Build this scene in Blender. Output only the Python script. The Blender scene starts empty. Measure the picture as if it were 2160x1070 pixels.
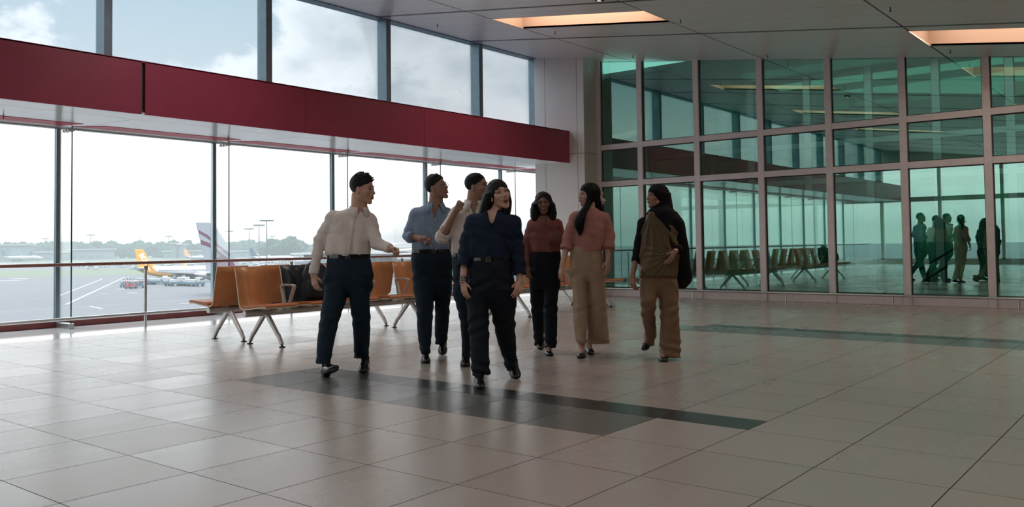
import bpy, math, random
import numpy as np
from mathutils import Vector, Matrix
SC = bpy.context.scene
COL = SC.collection
rnd = random.Random(7)
PI = math.pi

# ------------------------------------------------------------ camera
cam_d = bpy.data.cameras.new('camera'); cam = bpy.data.objects.new('camera', cam_d); COL.objects.link(cam)
YAW, PITCH, ROLL = 0.67403, 0.03751, -0.01282
_cy, _sy = math.cos(YAW), math.sin(YAW)
_F = Vector((-_sy*math.cos(PITCH), _cy*math.cos(PITCH), math.sin(PITCH)))
_r0 = Vector((_cy, _sy, 0)); _u0 = _r0.cross(_F)
_R = _r0*math.cos(ROLL)+_u0*math.sin(ROLL); _U = -_r0*math.sin(ROLL)+_u0*math.cos(ROLL)
cam.matrix_world = Matrix(((_R.x,_U.x,-_F.x,0),(_R.y,_U.y,-_F.y,0),(_R.z,_U.z,-_F.z,1.10),(0,0,0,1)))
cam_d.sensor_width = 36.0; cam_d.lens = 36.0*1824.62/2160; cam_d.shift_y = -88.05/2160
cam_d.clip_start = 0.05; cam_d.clip_end = 6000
SC.camera = cam
SC.view_settings.view_transform = 'Standard'; SC.view_settings.look = 'None'
SC.view_settings.gamma = 1.0; SC.view_settings.use_curve_mapping = False
SC.view_settings.exposure = 0.46
SC.cycles.max_bounces = 9; SC.cycles.diffuse_bounces = 5; SC.cycles.glossy_bounces = 5
SC.cycles.transparent_max_bounces = 24; SC.cycles.transmission_bounces = 4
SC.cycles.caustics_reflective = False; SC.cycles.caustics_refractive = False
SC.cycles.sample_clamp_indirect = 6.0
SC.cycles.use_denoising = True

# ------------------------------------------------------------ sky
def N(nt, t, **kw):
    n = nt.nodes.new(t)
    for k, v in kw.items(): setattr(n, k, v)
    return n
def mth(nt, op, a, b=None, c=None, clamp=False):
    n = N(nt, 'ShaderNodeMath', operation=op); n.use_clamp = clamp
    for i, v in enumerate((a, b, c)):
        if v is None: continue
        if isinstance(v, (int, float)): n.inputs[i].default_value = v
        else: nt.links.new(v, n.inputs[i])
    return n.outputs[0]
def ramp(nt, fac, stops, interp='LINEAR'):
    n = N(nt, 'ShaderNodeValToRGB'); n.color_ramp.interpolation = interp
    while len(n.color_ramp.elements) < len(stops): n.color_ramp.elements.new(0.5)
    for e, (p, c) in zip(n.color_ramp.elements, stops):
        e.position = p; e.color = (*c, 1) if len(c) == 3 else c
    nt.links.new(fac, n.inputs[0]); return n.outputs[0]
def mixc(nt, fac, a, b, blend='MIX'):
    n = N(nt, 'ShaderNodeMix', data_type='RGBA', blend_type=blend)
    for i, v in ((0, fac), (6, a), (7, b)):
        if isinstance(v, (int, float)): n.inputs[i].default_value = v
        elif isinstance(v, tuple): n.inputs[i].default_value = (*v, 1)
        else: nt.links.new(v, n.inputs[i])
    return n.outputs[2]

world = bpy.data.worlds.new('sky'); SC.world = world; world.use_nodes = True
nt = world.node_tree; nt.nodes.clear()
tc = N(nt, 'ShaderNodeTexCoord'); sx = N(nt, 'ShaderNodeSeparateXYZ'); nt.links.new(tc.outputs['Generated'], sx.inputs[0])
Z = sx.outputs[2]
# base gradient: white haze low, grey blue higher, bright veil overhead
base = ramp(nt, mth(nt, 'MAXIMUM', Z, 0.0), [(0.0,(0.78,0.77,0.78)),(0.13,(0.90,0.88,0.88)),(0.18,(0.56,0.635,0.675)),(0.30,(0.42,0.54,0.62)),(0.42,(1.8,1.95,2.1)),(1.0,(4.4,4.7,5.1))])
mp = N(nt, 'ShaderNodeMapping'); mp.inputs['Scale'].default_value = (1, 1, 1.7); nt.links.new(tc.outputs['Generated'], mp.inputs[0])
n1 = N(nt, 'ShaderNodeTexNoise'); n1.inputs['Scale'].default_value = 9.0; n1.inputs['Detail'].default_value = 9; n1.inputs['Roughness'].default_value = 0.58
nt.links.new(mp.outputs[0], n1.inputs['Vector'])
n2 = N(nt, 'ShaderNodeTexNoise'); n2.inputs['Scale'].default_value = 3.2; n2.inputs['Detail'].default_value = 3
nt.links.new(mp.outputs[0], n2.inputs['Vector'])
SKY_BLOBS = [[-0.902, 0.3658, 0.2292, 0.1, 0.22], [-0.8261, 0.5283, 0.1963, 0.075, 0.62], [-0.8402, 0.5032, 0.2021, 0.05, 0.45], [-0.8084, 0.5578, 0.1879, 0.05, 0.5], [-0.744, 0.6303, 0.2219, 0.11, 0.85], [-0.7196, 0.6506, 0.2429, 0.08, 0.8], [-0.7736, 0.6011, 0.2002, 0.06, 0.7], [-0.7632, 0.619, 0.1855, 0.08, 0.6], [-0.6857, 0.691, 0.2287, 0.09, 0.6], [-0.6595, 0.7251, 0.1979, 0.1, 0.75], [-0.6123, 0.7695, 0.1818, 0.12, 0.7]]
acc = None
for (dx, dy, dz, rad, amp) in SKY_BLOBS:
    d = N(nt, 'ShaderNodeVectorMath', operation='DISTANCE'); nt.links.new(tc.outputs['Generated'], d.inputs[0]); d.inputs[1].default_value = (dx, dy, dz)
    g = mth(nt, 'MULTIPLY', mth(nt, 'SUBTRACT', 1.0, mth(nt, 'DIVIDE', d.outputs['Value'], rad), clamp=True), amp)
    acc = g if acc is None else mth(nt, 'MAXIMUM', acc, g)
dens = mth(nt, 'ADD', mth(nt, 'ADD', mth(nt, 'MULTIPLY', mth(nt, 'SUBTRACT', n1.outputs[0], 0.5), 1.9), acc), mth(nt, 'MULTIPLY', mth(nt, 'SUBTRACT', n2.outputs[0], 0.5), 0.5))
mask = ramp(nt, dens, [(0.16,(0,0,0)),(0.42,(1,1,1))], 'EASE')
lit = ramp(nt, dens, [(0.2,(0.93,0.94,0.95)),(0.6,(0.80,0.83,0.85)),(0.95,(0.60,0.65,0.69))])
up = ramp(nt, Z, [(0.13,(0,0,0)),(0.17,(1,1,1)),(0.36,(1,1,1)),(0.5,(0,0,0))])
col = mixc(nt, mth(nt, 'MULTIPLY', mth(nt, 'MULTIPLY', mask, up), 0.85), base, lit)
bg = N(nt, 'ShaderNodeBackground'); nt.links.new(col, bg.inputs[0]); bg.inputs[1].default_value = 1.7
wo = N(nt, 'ShaderNodeOutputWorld'); nt.links.new(bg.outputs[0], wo.inputs[0])
world.cycles.sampling_method = 'MANUAL'; world.cycles.sample_map_resolution = 1024

def area(name, loc, sx_, sy_, power, color, rot=(0,0,0)):
    l = bpy.data.lights.new(name, 'AREA'); l.shape = 'RECTANGLE'; l.size = sx_; l.size_y = sy_; l.energy = power; l.color = color
    o = bpy.data.objects.new(name, l); COL.objects.link(o); o.location = loc; o.rotation_euler = rot; return o
def ceil_z(x): return 3.64-0.132*x
CEIL_ROT = (0, math.atan(0.132), 0)
# ceiling coffers; those out of view are added for interior fill: (x0, x1, y0, y1)
COFFERS = [(-9.12,-6.25,10.95,11.78),(-3.2,-0.2,13.1,14.3),(-3.2,-0.2,8.0,9.0),(-9.12,-6.25,5.6,6.5),(-3.2,-0.2,2.9,3.9),(2.9,5.9,10.9,11.8),(-3.2,-0.2,-2.2,-1.2),(-9.12,-6.25,0.4,1.3)]
for i, (x0,x1,y0,y1) in enumerate(COFFERS):
    xc = (x0+x1)/2
    far = y0 > 7
    area('coffer_and_fill_light', (xc,(y0+y1)/2,ceil_z(xc)+0.46), (x1-x0)*0.9, (y1-y0)*0.8, 32 if far else 36, (1.0,0.84,0.71) if far else (1.0,0.97,0.94), (0, math.atan(0.132), 0))

# ------------------------------------------------------------ materials
def P(name, color, rough=0.5, metal=0.0, spec=0.5, var=0.0, vscale=8.0, bump=0.0, bscale=60.0, coat=0.0, sheen=0.0):
    m = bpy.data.materials.new(name); m.use_nodes = True; t = m.node_tree; b = t.nodes['Principled BSDF']
    b.inputs['Base Color'].default_value = (*color, 1); b.inputs['Roughness'].default_value = rough
    b.inputs['Metallic'].default_value = metal; b.inputs['Specular IOR Level'].default_value = spec
    b.inputs['Coat Weight'].default_value = coat; b.inputs['Sheen Weight'].default_value = sheen
    if var or bump:
        c = N(t, 'ShaderNodeTexCoord')
    if var:
        n = N(t, 'ShaderNodeTexNoise'); n.inputs['Scale'].default_value = vscale; n.inputs['Detail'].default_value = 4
        t.links.new(c.outputs['Object'], n.inputs['Vector'])
        lo = tuple(max(0, v*(1-var)) for v in color); hi = tuple(min(1, v*(1+var)) for v in color)
        t.links.new(ramp(t, n.outputs[0], [(0.3, lo), (0.7, hi)]), b.inputs['Base Color'])
    if bump:
        n = N(t, 'ShaderNodeTexNoise'); n.inputs['Scale'].default_value = bscale; n.inputs['Detail'].default_value = 3
        t.links.new(c.outputs['Object'], n.inputs['Vector'])
        bp = N(t, 'ShaderNodeBump'); bp.inputs['Strength'].default_value = bump; bp.inputs['Distance'].default_value = 0.01
        t.links.new(n.outputs[0], bp.inputs['Height']); t.links.new(bp.outputs[0], b.inputs['Normal'])
    return m
def glass(name, tint, refl, rough=0.0, rtint=(1,1,1)):
    m = bpy.data.materials.new(name); m.use_nodes = True; t = m.node_tree; t.nodes.clear()
    tr = N(t, 'ShaderNodeBsdfTransparent'); tr.inputs[0].default_value = (*tint, 1)
    gl = N(t, 'ShaderNodeBsdfGlossy'); gl.inputs['Color'].default_value = (*rtint, 1); gl.inputs['Roughness'].default_value = rough
    fr = N(t, 'ShaderNodeFresnel'); fr.inputs[0].default_value = 1.45
    mx = N(t, 'ShaderNodeMixShader'); o = N(t, 'ShaderNodeOutputMaterial')
    t.links.new(mth(t, 'ADD', mth(t, 'MULTIPLY', fr.outputs[0], 0.5), refl, clamp=True), mx.inputs[0])
    t.links.new(tr.outputs[0], mx.inputs[1]); t.links.new(gl.outputs[0], mx.inputs[2]); t.links.new(mx.outputs[0], o.inputs[0])
    return m
M = {}
M['frame_grey'] = P('window_frame_metal', (0.22,0.30,0.34), 0.35, 0.5, var=0.08)
M['steel'] = P('brushed_steel', (0.50,0.50,0.50), 0.28, 0.9, var=0.06, vscale=30)
M['rail'] = P('copper_brown_rail', (0.24,0.11,0.085), 0.3, 0.3, var=0.1)
M['red'] = P('red_fascia_paint', (0.33,0.042,0.085), 0.42, 0, 0.5, var=0.05, vscale=3)
M['redslot'] = P('red_soffit_insert', (0.45,0.008,0.02), 0.4)
M['gap'] = P('joint_shadow_gap', (0.03,0.03,0.035), 0.6)
M['channel'] = P('dark_ceiling_channel', (0.10,0.12,0.125), 0.3, 0.4)
M['soffit'] = P('white_soffit_panel', (0.86,0.85,0.86), 0.16, 0, 0.8, var=0.02)
M['panel'] = P('white_wall_panel', (0.70,0.685,0.665), 0.35, 0, 0.5, var=0.02, vscale=2)
M['mullion'] = P('curtain_wall_aluminium', (0.66,0.61,0.60), 0.42, 0.15, var=0.05)
M['wall'] = P('painted_wall', (0.55,0.50,0.46), 0.6, var=0.04, vscale=2, bump=0.05)
M['curb'] = P('red_brown_window_curb', (0.17,0.035,0.035), 0.35, 0.1, var=0.1)
M['marble'] = P('pale_polished_stone', (0.72,0.72,0.70), 0.08, 0, 0.6, var=0.05, vscale=3)
M['glass_clear'] = glass('clear_window_glass', (0.985,0.995,0.99), 0.0)
M['glass_upper'] = glass('grey_tinted_glass', (0.70,0.72,0.735), -0.02)
M['glass_edge'] = P('green_glass_edge', (0.01,0.07,0.05), 0.15)
M['glass_green'] = glass('green_curtain_wall_glass', (0.48,0.76,0.66), 0.23, 0.0, (0.62,0.90,0.83))
M['glass_back'] = glass('green_inner_glass', (0.55,0.80,0.70), 0.12, 0.01, (0.62,0.90,0.83))
M['coffer'] = P('warm_light_coffer_lining', (0.46,0.31,0.225), 0.6)  # peach of the warm cove light is put into the lining colour
M['black'] = P('black_plastic', (0.012,0.012,0.013), 0.4)
M['chrome'] = P('polished_aluminium', (0.60,0.59,0.57), 0.35, 0.55, var=0.05, vscale=20)
M['orange'] = P('orange_laminate', (0.58,0.23,0.085), 0.33, 0, 0.5, var=0.12, vscale=5)
M['orange_pad'] = P('orange_leather_pad', (0.52,0.17,0.06), 0.42, 0, 0.4, var=0.1, bump=0.08, bscale=90)
M['black_laminate'] = P('black_seat_laminate', (0.015,0.02,0.028), 0.35)
M['edge_ply'] = P('pale_seat_edge', (0.72,0.62,0.5), 0.4)

def floor_mat():
    m = bpy.data.materials.new('floor_tiles'); m.use_nodes = True; t = m.node_tree; b = t.nodes['Principled BSDF']
    g = N(t, 'ShaderNodeNewGeometry'); s = N(t, 'ShaderNodeSeparateXYZ'); t.links.new(g.outputs['Position'], s.inputs[0])
    X, Y = s.outputs[0], s.outputs[1]
    a, bb = 0.6027, 0.6182
    u = mth(t, 'DIVIDE', mth(t, 'ADD', X, 5.7315), a); v = mth(t, 'DIVIDE', mth(t, 'SUBTRACT', Y, 2.3529), bb)
    def line(w, width):
        f = mth(t, 'ABSOLUTE', mth(t, 'SUBTRACT', mth(t, 'FRACT', mth(t, 'ADD', w, 0.5)), 0.5))
        return mth(t, 'LESS_THAN', f, width)
    grout = mth(t, 'MAXIMUM', line(u, 0.0046), line(v, 0.0038))
    def rng(w, lo, hi):
        return mth(t, 'MULTIPLY', mth(t, 'GREATER_THAN', w, lo), mth(t, 'LESS_THAN', w, hi))
    dark = mth(t, 'MULTIPLY', rng(u, -1.0, 6.0), rng(Y, 4.826, 5.125))
    mid = mth(t, 'MULTIPLY', rng(u, -1.0, 5.0), rng(v, 3.0, 4.0))
    dark2 = mth(t, 'MULTIPLY', rng(u, 1.0, 30.0), rng(Y, 10.39, 10.68))
    mid2 = mth(t, 'MULTIPLY', rng(u, 0.5, 30.0), rng(Y, 9.77, 10.39))
    cell = N(t, 'ShaderNodeCombineXYZ'); t.links.new(mth(t, 'FLOOR', u), cell.inputs[0]); t.links.new(mth(t, 'FLOOR', v), cell.inputs[1])
    wn = N(t, 'ShaderNodeTexWhiteNoise', noise_dimensions='2D'); t.links.new(cell.outputs[0], wn.inputs[0])
    n = N(t, 'ShaderNodeTexNoise'); n.inputs['Scale'].default_value = 1.6; n.inputs['Detail'].default_value = 6
    mpp = N(t, 'ShaderNodeMapping'); mpp.inputs['Scale'].default_value = (3.0, 0.9, 1); t.links.new(g.outputs['Position'], mpp.inputs[0]); t.links.new(mpp.outputs[0], n.inputs['Vector'])
    var = mth(t, 'ADD', mth(t, 'MULTIPLY', mth(t, 'SUBTRACT', wn.outputs[0], 0.5), 0.07), mth(t, 'MULTIPLY', mth(t, 'SUBTRACT', n.outputs[0], 0.5), 0.22))
    beige = mixc(t, mth(t, 'ADD', 0.5, var, clamp=True), (0.36,0.312,0.272), (0.435,0.384,0.34))
    c = mixc(t, mth(t, 'MAXIMUM', mid, mid2), beige, (0.12,0.124,0.112))
    c = mixc(t, mth(t, 'MAXIMUM', dark, dark2), c, (0.028,0.032,0.032))
    c = mixc(t, grout, c, (0.06,0.05,0.044))
    t.links.new(c, b.inputs['Base Color'])
    rr = mth(t, 'ADD', 0.22, mth(t, 'MULTIPLY', n.outputs[0], 0.10)); rr = mth(t, 'ADD', rr, mth(t, 'MULTIPLY', grout, 0.6), clamp=True); rr = mth(t, 'ADD', rr, mth(t, 'MULTIPLY', mth(t, 'SUBTRACT', wn.outputs[0], 0.5), 0.07))
    t.links.new(rr, b.inputs['Roughness']); t.links.new(mth(t, 'MULTIPLY', mth(t, 'SUBTRACT', 1.0, grout), 0.5), b.inputs['Specular IOR Level']); b.inputs['IOR'].default_value = 1.95
    return m
M['floor'] = floor_mat()
def ceiling_mat():
    m = bpy.data.materials.new('metal_ceiling_panels'); m.use_nodes = True; t = m.node_tree; b = t.nodes['Principled BSDF']
    g = N(t, 'ShaderNodeNewGeometry'); s = N(t, 'ShaderNodeSeparateXYZ'); t.links.new(g.outputs['Position'], s.inputs[0])
    f = mth(t, 'FRACT', mth(t, 'DIVIDE', mth(t, 'ADD', s.outputs[1], 20.0), 0.62))
    ln = mth(t, 'LESS_THAN', mth(t, 'ABSOLUTE', mth(t, 'SUBTRACT', f, 0.5)), 0.016)
    n = N(t, 'ShaderNodeTexNoise'); n.inputs['Scale'].default_value = 1.2; t.links.new(g.outputs['Position'], n.inputs['Vector'])
    c = mixc(t, n.outputs[0], (0.82,0.81,0.79), (0.86,0.85,0.83)); ln2 = mth(t, 'LESS_THAN', mth(t, 'ABSOLUTE', mth(t, 'SUBTRACT', f, 0.47)), 0.010); c = mixc(t, mth(t, 'MULTIPLY', ln, 0.9), c, (0.95,0.94,0.92)); c = mixc(t, mth(t, 'MULTIPLY', ln2, 0.8), c, (0.30,0.30,0.30))
    t.links.new(c, b.inputs['Base Color']); b.inputs['Roughness'].default_value = 0.36; b.inputs['Metallic'].default_value = 0.25
    bp = N(t, 'ShaderNodeBump'); bp.inputs['Strength'].default_value = 0.4; bp.inputs['Distance'].default_value = 0.004
    t.links.new(ln, bp.inputs['Height']); t.links.new(bp.outputs[0], b.inputs['Normal'])
    return m
M['ceiling'] = ceiling_mat()

# ------------------------------------------------------------ helpers
class MB:
    def __init__(s): s.v = []; s.f = []
    def add(s, vs, fs):
        o = len(s.v); s.v += [tuple(v) for v in vs]; s.f += [tuple(i+o for i in f) for f in fs]; return s
    def box(s, x0, x1, y0, y1, z0, z1, fn=None):
        v = [(x,y,z) for x in (x0,x1) for y in (y0,y1) for z in (z0,z1)]
        if fn: v = [fn(*p) for p in v]
        return s.add(v, [(0,1,3,2),(4,6,7,5),(0,4,5,1),(2,3,7,6),(0,2,6,4),(1,5,7,3)])
    def bar(s, p, q, w, h, up=(0,0,1), w2=None, h2=None):
        p = Vector(p); q = Vector(q); d = (q-p).normalized(); u = Vector(up)
        if abs(d.dot(u)) > 0.99: u = Vector((1,0,0))
        a = d.cross(u).normalized(); b = a.cross(d).normalized(); w2 = w2 or w; h2 = h2 or h
        vs = []
        for c, ww, hh in ((p,w,h),(q,w2,h2)):
            for i, j in ((-1,-1),(1,-1),(1,1),(-1,1)): vs.append(c+a*(i*ww/2)+b*(j*hh/2))
        return s.add(vs, [(3,2,1,0),(4,5,6,7),(0,1,5,4),(1,2,6,5),(2,3,7,6),(3,0,4,7)])
    def tube(s, pts, r, seg=10, caps=True, up=None):
        pts = [Vector(p) for p in pts]; n = len(pts); rr = r if isinstance(r, (list, tuple)) else [r]*n
        vs = []; d0 = (pts[1]-pts[0]).normalized()
        a = d0.cross(Vector((0,0,1))); a = a.normalized() if a.length > 0.01 else Vector((1,0,0))
        for i, p in enumerate(pts):
            d = ((pts[min(i+1,n-1)]-p).normalized()+(p-pts[max(i-1,0)]).normalized()).normalized() if n > 1 else d0
            a = (a-d*a.dot(d)).normalized(); b = d.cross(a)
            for k in range(seg):
                t = 2*PI*k/seg; vs.append(p+(a*math.cos(t)+b*math.sin(t))*rr[i])
        fs = [(i*seg+k, i*seg+(k+1)%seg, (i+1)*seg+(k+1)%seg, (i+1)*seg+k) for i in range(n-1) for k in range(seg)]
        if caps: fs += [tuple(range(seg))[::-1], tuple((n-1)*seg+k for k in range(seg))]
        return s.add(vs, fs)
    def lathe(s, prof, c=(0,0,0), seg=20, axis='z', sy=1.0):
        vs = []
        for r, h in prof:
            for k in range(seg):
                t = 2*PI*k/seg; x, y = r*math.cos(t), r*math.sin(t)*sy
                p = {'z':(x,y,h),'x':(h,x,y),'y':(x,h,y)}[axis]
                vs.append((p[0]+c[0],p[1]+c[1],p[2]+c[2]))
        n = len(prof)
        fs = [(i*seg+k, i*seg+(k+1)%seg, (i+1)*seg+(k+1)%seg, (i+1)*seg+k) for i in range(n-1) for k in range(seg)]
        fs += [tuple(range(seg))[::-1], tuple((n-1)*seg+k for k in range(seg))]
        return s.add(vs, fs)
    def prism(s, poly, d, fn):
        """poly 2D outline (a,b) extruded by c in [0,d]; fn(a,b,c)->xyz"""
        n = len(poly); vs = [fn(a,b,0) for a,b in poly]+[fn(a,b,d) for a,b in poly]
        fs = [tuple(range(n))[::-1], tuple(range(n,2*n))]+[(i,(i+1)%n,n+(i+1)%n,n+i) for i in range(n)]
        return s.add(vs, fs)
    def build(s, name, mat, parent=None, smooth=False, bevel=0, sub=0, loc=None):
        me = bpy.data.meshes.new(name); me.from_pydata([tuple(v) for v in s.v], [], s.f); me.validate(); me.update()
        import bmesh as _b
        bm = _b.new(); bm.from_mesh(me); _b.ops.recalc_face_normals(bm, faces=bm.faces); bm.to_mesh(me); bm.free()
        for m in (mat if isinstance(mat, (list, tuple)) else [mat]): me.materials.append(m)
        o = bpy.data.objects.new(name, me); COL.objects.link(o)
        if parent is not None: o.parent = parent
        if loc is not None: o.location = loc
        if bevel:
            b = o.modifiers.new('bevel', 'BEVEL'); b.width = bevel; b.segments = 2; b.limit_method = 'ANGLE'
        if sub:
            b = o.modifiers.new('sub', 'SUBSURF'); b.levels = sub; b.render_levels = sub
        if smooth:
            me.shade_smooth()
            if not sub:
                me.set_sharp_from_angle(angle=math.radians(40))
        return o
def empty(name, loc=(0,0,0), rz=0.0):
    o = bpy.data.objects.new(name, None); COL.objects.link(o); o.location = loc; o.rotation_euler = (0,0,rz); o.empty_display_size = 0.2; return o
def tag(o, label=None, cat=None, group=None, kind=None):
    if label: o['label'] = label
    if cat: o['category'] = cat
    if group: o['group'] = group
    if kind: o['kind'] = kind
    return o
def struct(o, label=None): o['kind'] = 'structure'; (label and o.__setitem__('label', label)); return o
def copy_tree(o, parent=None):
    c = o.copy(); COL.objects.link(c)
    if parent is not None: c.parent = parent
    for ch in KIDS.get(o.name, []):
        g = copy_tree(ch, c); g.matrix_parent_inverse = ch.matrix_parent_inverse.copy()
    KIDS[c.name] = list(x for x in COL.objects if x.parent == c) if False else []
    return c
KIDS = {}
_ONES = 'zeroth first second third fourth fifth sixth seventh eighth ninth tenth eleventh twelfth thirteenth fourteenth fifteenth sixteenth seventeenth eighteenth nineteenth'.split()
def ordinal(n):
    if n < 20: return _ONES[n]
    t, o = divmod(n, 10)
    return ['twentieth','thirtieth','fortieth','fiftieth','sixtieth'][t-2] if o == 0 else ['twenty','thirty','forty','fifty','sixty'][t-2]+'-'+_ONES[o]
def reg_kids(root):
    """remember the children of a built thing so that it can be copied"""
    m = {}
    for o in COL.objects:
        if o.parent is not None: m.setdefault(o.parent.name, []).append(o)
    def rec(o):
        KIDS[o.name] = m.get(o.name, [])
        for c in KIDS[o.name]: rec(c)
    rec(root)


# ------------------------------------------------------------ floor, ledge, ceiling
YB, YF, XR = -10.0, 15.4, 8.0
struct(MB().box(-11.17, XR, YB, YF, -0.2, 0.0).build('floor', M['floor']))
struct(MB().box(-12.95, -11.17, YB, 25.0, -0.2, 0.0).build('trim_1', M['marble']), 'pale polished stone ledge along the window wall')
MUL_Y = [5.6+2.5*k for k in range(-6, 8)]
COL_Y = [5.5+2.5*k for k in range(-6, 4)]
XL = [-11.32,-9.12,-6.25,-3.18,-0.1,2.95,6.0,XR]
YL = [YB,-7.2,-4.7,-2.25,0.2,2.7,5.2,7.75,10.3,12.75,YF+0.02]
mb = MB(); g = 0.016
for i in range(len(XL)-1):
    for j in range(len(YL)-1):
        x0,x1,y0,y1 = XL[i]+g,XL[i+1]-g,YL[j]+g*1.9,YL[j+1]-g*1.9
        cut = [c for c in COFFERS if XL[i]-0.15 < (c[0]+c[1])/2 < XL[i+1]+0.15 and YL[j] < (c[2]+c[3])/2 < YL[j+1]]
        rects = [(x0,x1,y0,y1)]
        if cut:
            c = cut[0]; cx0, cx1 = max(c[0],x0), min(c[1],x1)
            rects = [(x0,x1,y0,c[2]),(x0,x1,c[3],y1)]
            if cx0-x0 > 0.03: rects.append((x0,cx0,c[2],c[3]))
            if x1-cx1 > 0.03: rects.append((cx1,x1,c[2],c[3]))
        for (a,b_,c_,d_) in rects:
            if b_-a > 0.01 and d_-c_ > 0.01:
                mb.box(a,b_,c_,d_,0,0.03, fn=lambda x,y,z: (x,y,ceil_z(x)+z))
struct(mb.build('ceiling', M['ceiling']), 'sloping ceiling of grey metal panels')
mb = MB()
for _y in YL[1:-1]: mb.box(-11.32, XR, _y-0.030, _y+0.030, -0.006, 0.012, fn=lambda x,y,z: (x,y,ceil_z(x)+z))
struct(mb.build('ceiling_channel', M['channel']), 'dark steel channels between ceiling panels')
# backing above the panels, with openings for the coffers
mb = MB()
ys = sorted(set([YB, YF+0.3]+[c[2]-0.02 for c in COFFERS]+[c[3]+0.02 for c in COFFERS]))
for a, b_ in zip(ys[:-1], ys[1:]):
    ym = (a+b_)/2; xs = [(-11.34, XR)]
    for c in sorted([c for c in COFFERS if c[2]-0.02 <= ym <= c[3]+0.02]):
        nx = []
        for (p, q) in xs:
            if c[0] > p and c[1] < q: nx += [(p, c[0]-0.02), (c[1]+0.02, q)]
            else: nx.append((p, q))
        xs = nx
    for p, q in xs: mb.box(p, q, a, b_, 0.032, 0.05, fn=lambda x,y,z: (x,y,ceil_z(x)+z))
struct(mb.build('ceiling_backing', M['gap']), 'dark void above the ceiling panel joints')
for (x0,x1,y0,y1) in COFFERS:
    mb = MB(); h = 0.5; t = 0.02
    f = lambda x,y,z: (x,y,ceil_z(x)+z)
    mb.box(x0-t,x0,y0-t,y1+t,0.0,h,fn=f).box(x1,x1+t,y0-t,y1+t,0.0,h,fn=f).box(x0,x1,y0-t,y0,0.0,h,fn=f).box(x0,x1,y1,y1+t,0.0,h,fn=f).box(x0-t,x1+t,y0-t,y1+t,h,h+t,fn=f)
    o = mb.build('ceiling_coffer', M['coffer']); o['kind'] = 'structure'
# back and right walls of the hall (behind the camera)
struct(MB().box(XR, XR+0.2, YB, 25, 0, 6).build('wall_right', M['wall']))
mb = MB().box(-13, XR, YB-0.2, YB, 4.3, 6).box(-13, XR, YB-0.2, YB, -0.1, 0.25).box(-13, XR, YB-0.2, YB, 2.75, 2.95)
for k in range(9): mb.box(-11.3+2.4*k-0.06, -11.3+2.4*k+0.06, YB-0.2, YB, 0.2, 4.4)
struct(mb.build('wall_back', M['wall']), 'rear glazed wall frames behind the viewer')
mb = MB().box(-4.3, XR, YB-0.2, YB, 0.2, 4.4); struct(mb.build('wall_back_light_block', M['wall']))  # unseen solid part, added to cut rear daylight on the right side
o = MB().box(-11.3, -4.3, YB-0.12, YB-0.1, 0.2, 4.35).build('window_80', M['glass_clear']); o['kind'] = 'structure'

# ------------------------------------------------------------ lower window bay (left)
XW = -12.8
wk = 1
for a, b_ in zip(MUL_Y[:-1], MUL_Y[1:]):
    o = empty('window_%d' % wk, (XW, a, 0)); o['kind'] = 'structure'; wk += 1
    mb = MB().box(XW-0.012, XW+0.012, a+0.03, b_-0.03, 0.10, 2.86); mb.v = [(x-XW, y-a, z) for x,y,z in mb.v]
    mb.build('window_pane', M['glass_clear'], o)
    mb = MB().box(-0.035, 0.035, -0.03, 0.03, 0.08, 2.9); mb.build('window_frame', M['frame_grey'], o)
    mb = MB().box(0.04, 0.44, -0.006, 0.006, 0.05, 2.84); mb.build('glass_fin', M['glass_clear'], o)
    mb = MB().box(0.44, 0.448, -0.008, 0.008, 0.05, 2.84); mb.build('fin_edge', M['glass_edge'], o)
    mb = MB().box(0.03, 0.47, -0.035, 0.035, 0.0, 0.075); mb.build('fin_shoe', M['steel'], o, bevel=0.006)
    mb = MB().box(0.20, 0.45, -0.03, 0.03, 2.765, 2.80)
    for xx in (0.25, 0.33, 0.41): mb.lathe([(0.014,-0.045),(0.014,0.045)], (xx,0,2.782), 10, 'y')
    mb.build('fin_clamp', M['steel'], o)
o = empty('window_%d' % wk, (XW, MUL_Y[-1], 0)); o['kind'] = 'structure'; MB().box(-0.035,0.035,-0.03,0.03,0.08,2.9).build('window_frame', M['frame_grey'], o)
o = struct(MB().box(XW-0.05, XW+0.05, YB, 25, 0.0, 0.10).build('trim_2', M['curb'], bevel=0.008), 'red brown curb under the window wall')
mb = MB().box(XW-0.05, XW+0.05, YB, 25, 2.84, 2.90).box(XW+0.02, XW+0.14, YB, 25, 2.86, 2.90)
struct(mb.build('trim_3', M['steel']), 'steel head rail above the lower windows')
# soffit panels with red inserts
mb = MB(); rb = MB()
def sof(x): return 2.785+(x+10.3)/(-2.5)*0.075
fs_ = lambda x,y,z: (x,y,sof(x)+z)
yy = [YB]+[5.75+2.6*k for k in range(-6, 5)]+[25.0]
for a, b_ in zip(yy[:-1], yy[1:]):
    if a >= 15: continue
    mb.box(-12.8,-10.93,a+0.006,b_-0.006,0,0.02,fn=fs_)
mb.box(-10.92,-10.31,YB,14.84,0,0.02,fn=fs_)
mb.box(-12.8,-11.25,14.84,25,0.0,0.02,fn=fs_)
struct(mb.build('ceiling_soffit', M['soffit']), 'white soffit under the red fascia')
struct(MB().box(-12.8,-10.32,YB,14.84,0.021,0.05,fn=fs_).build('soffit_backing', M['gap']))
for a in MUL_Y[:-1]:
    o = MB().prism([(-12.02,a+0.32),(-12.02,a+2.50),(-12.48,a+2.42),(-12.48,a+0.05)], -0.006, lambda x,y,c: (x,y,sof(x)+c)).build('soffit_insert', M['redslot']); o['kind'] = 'structure'
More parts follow.
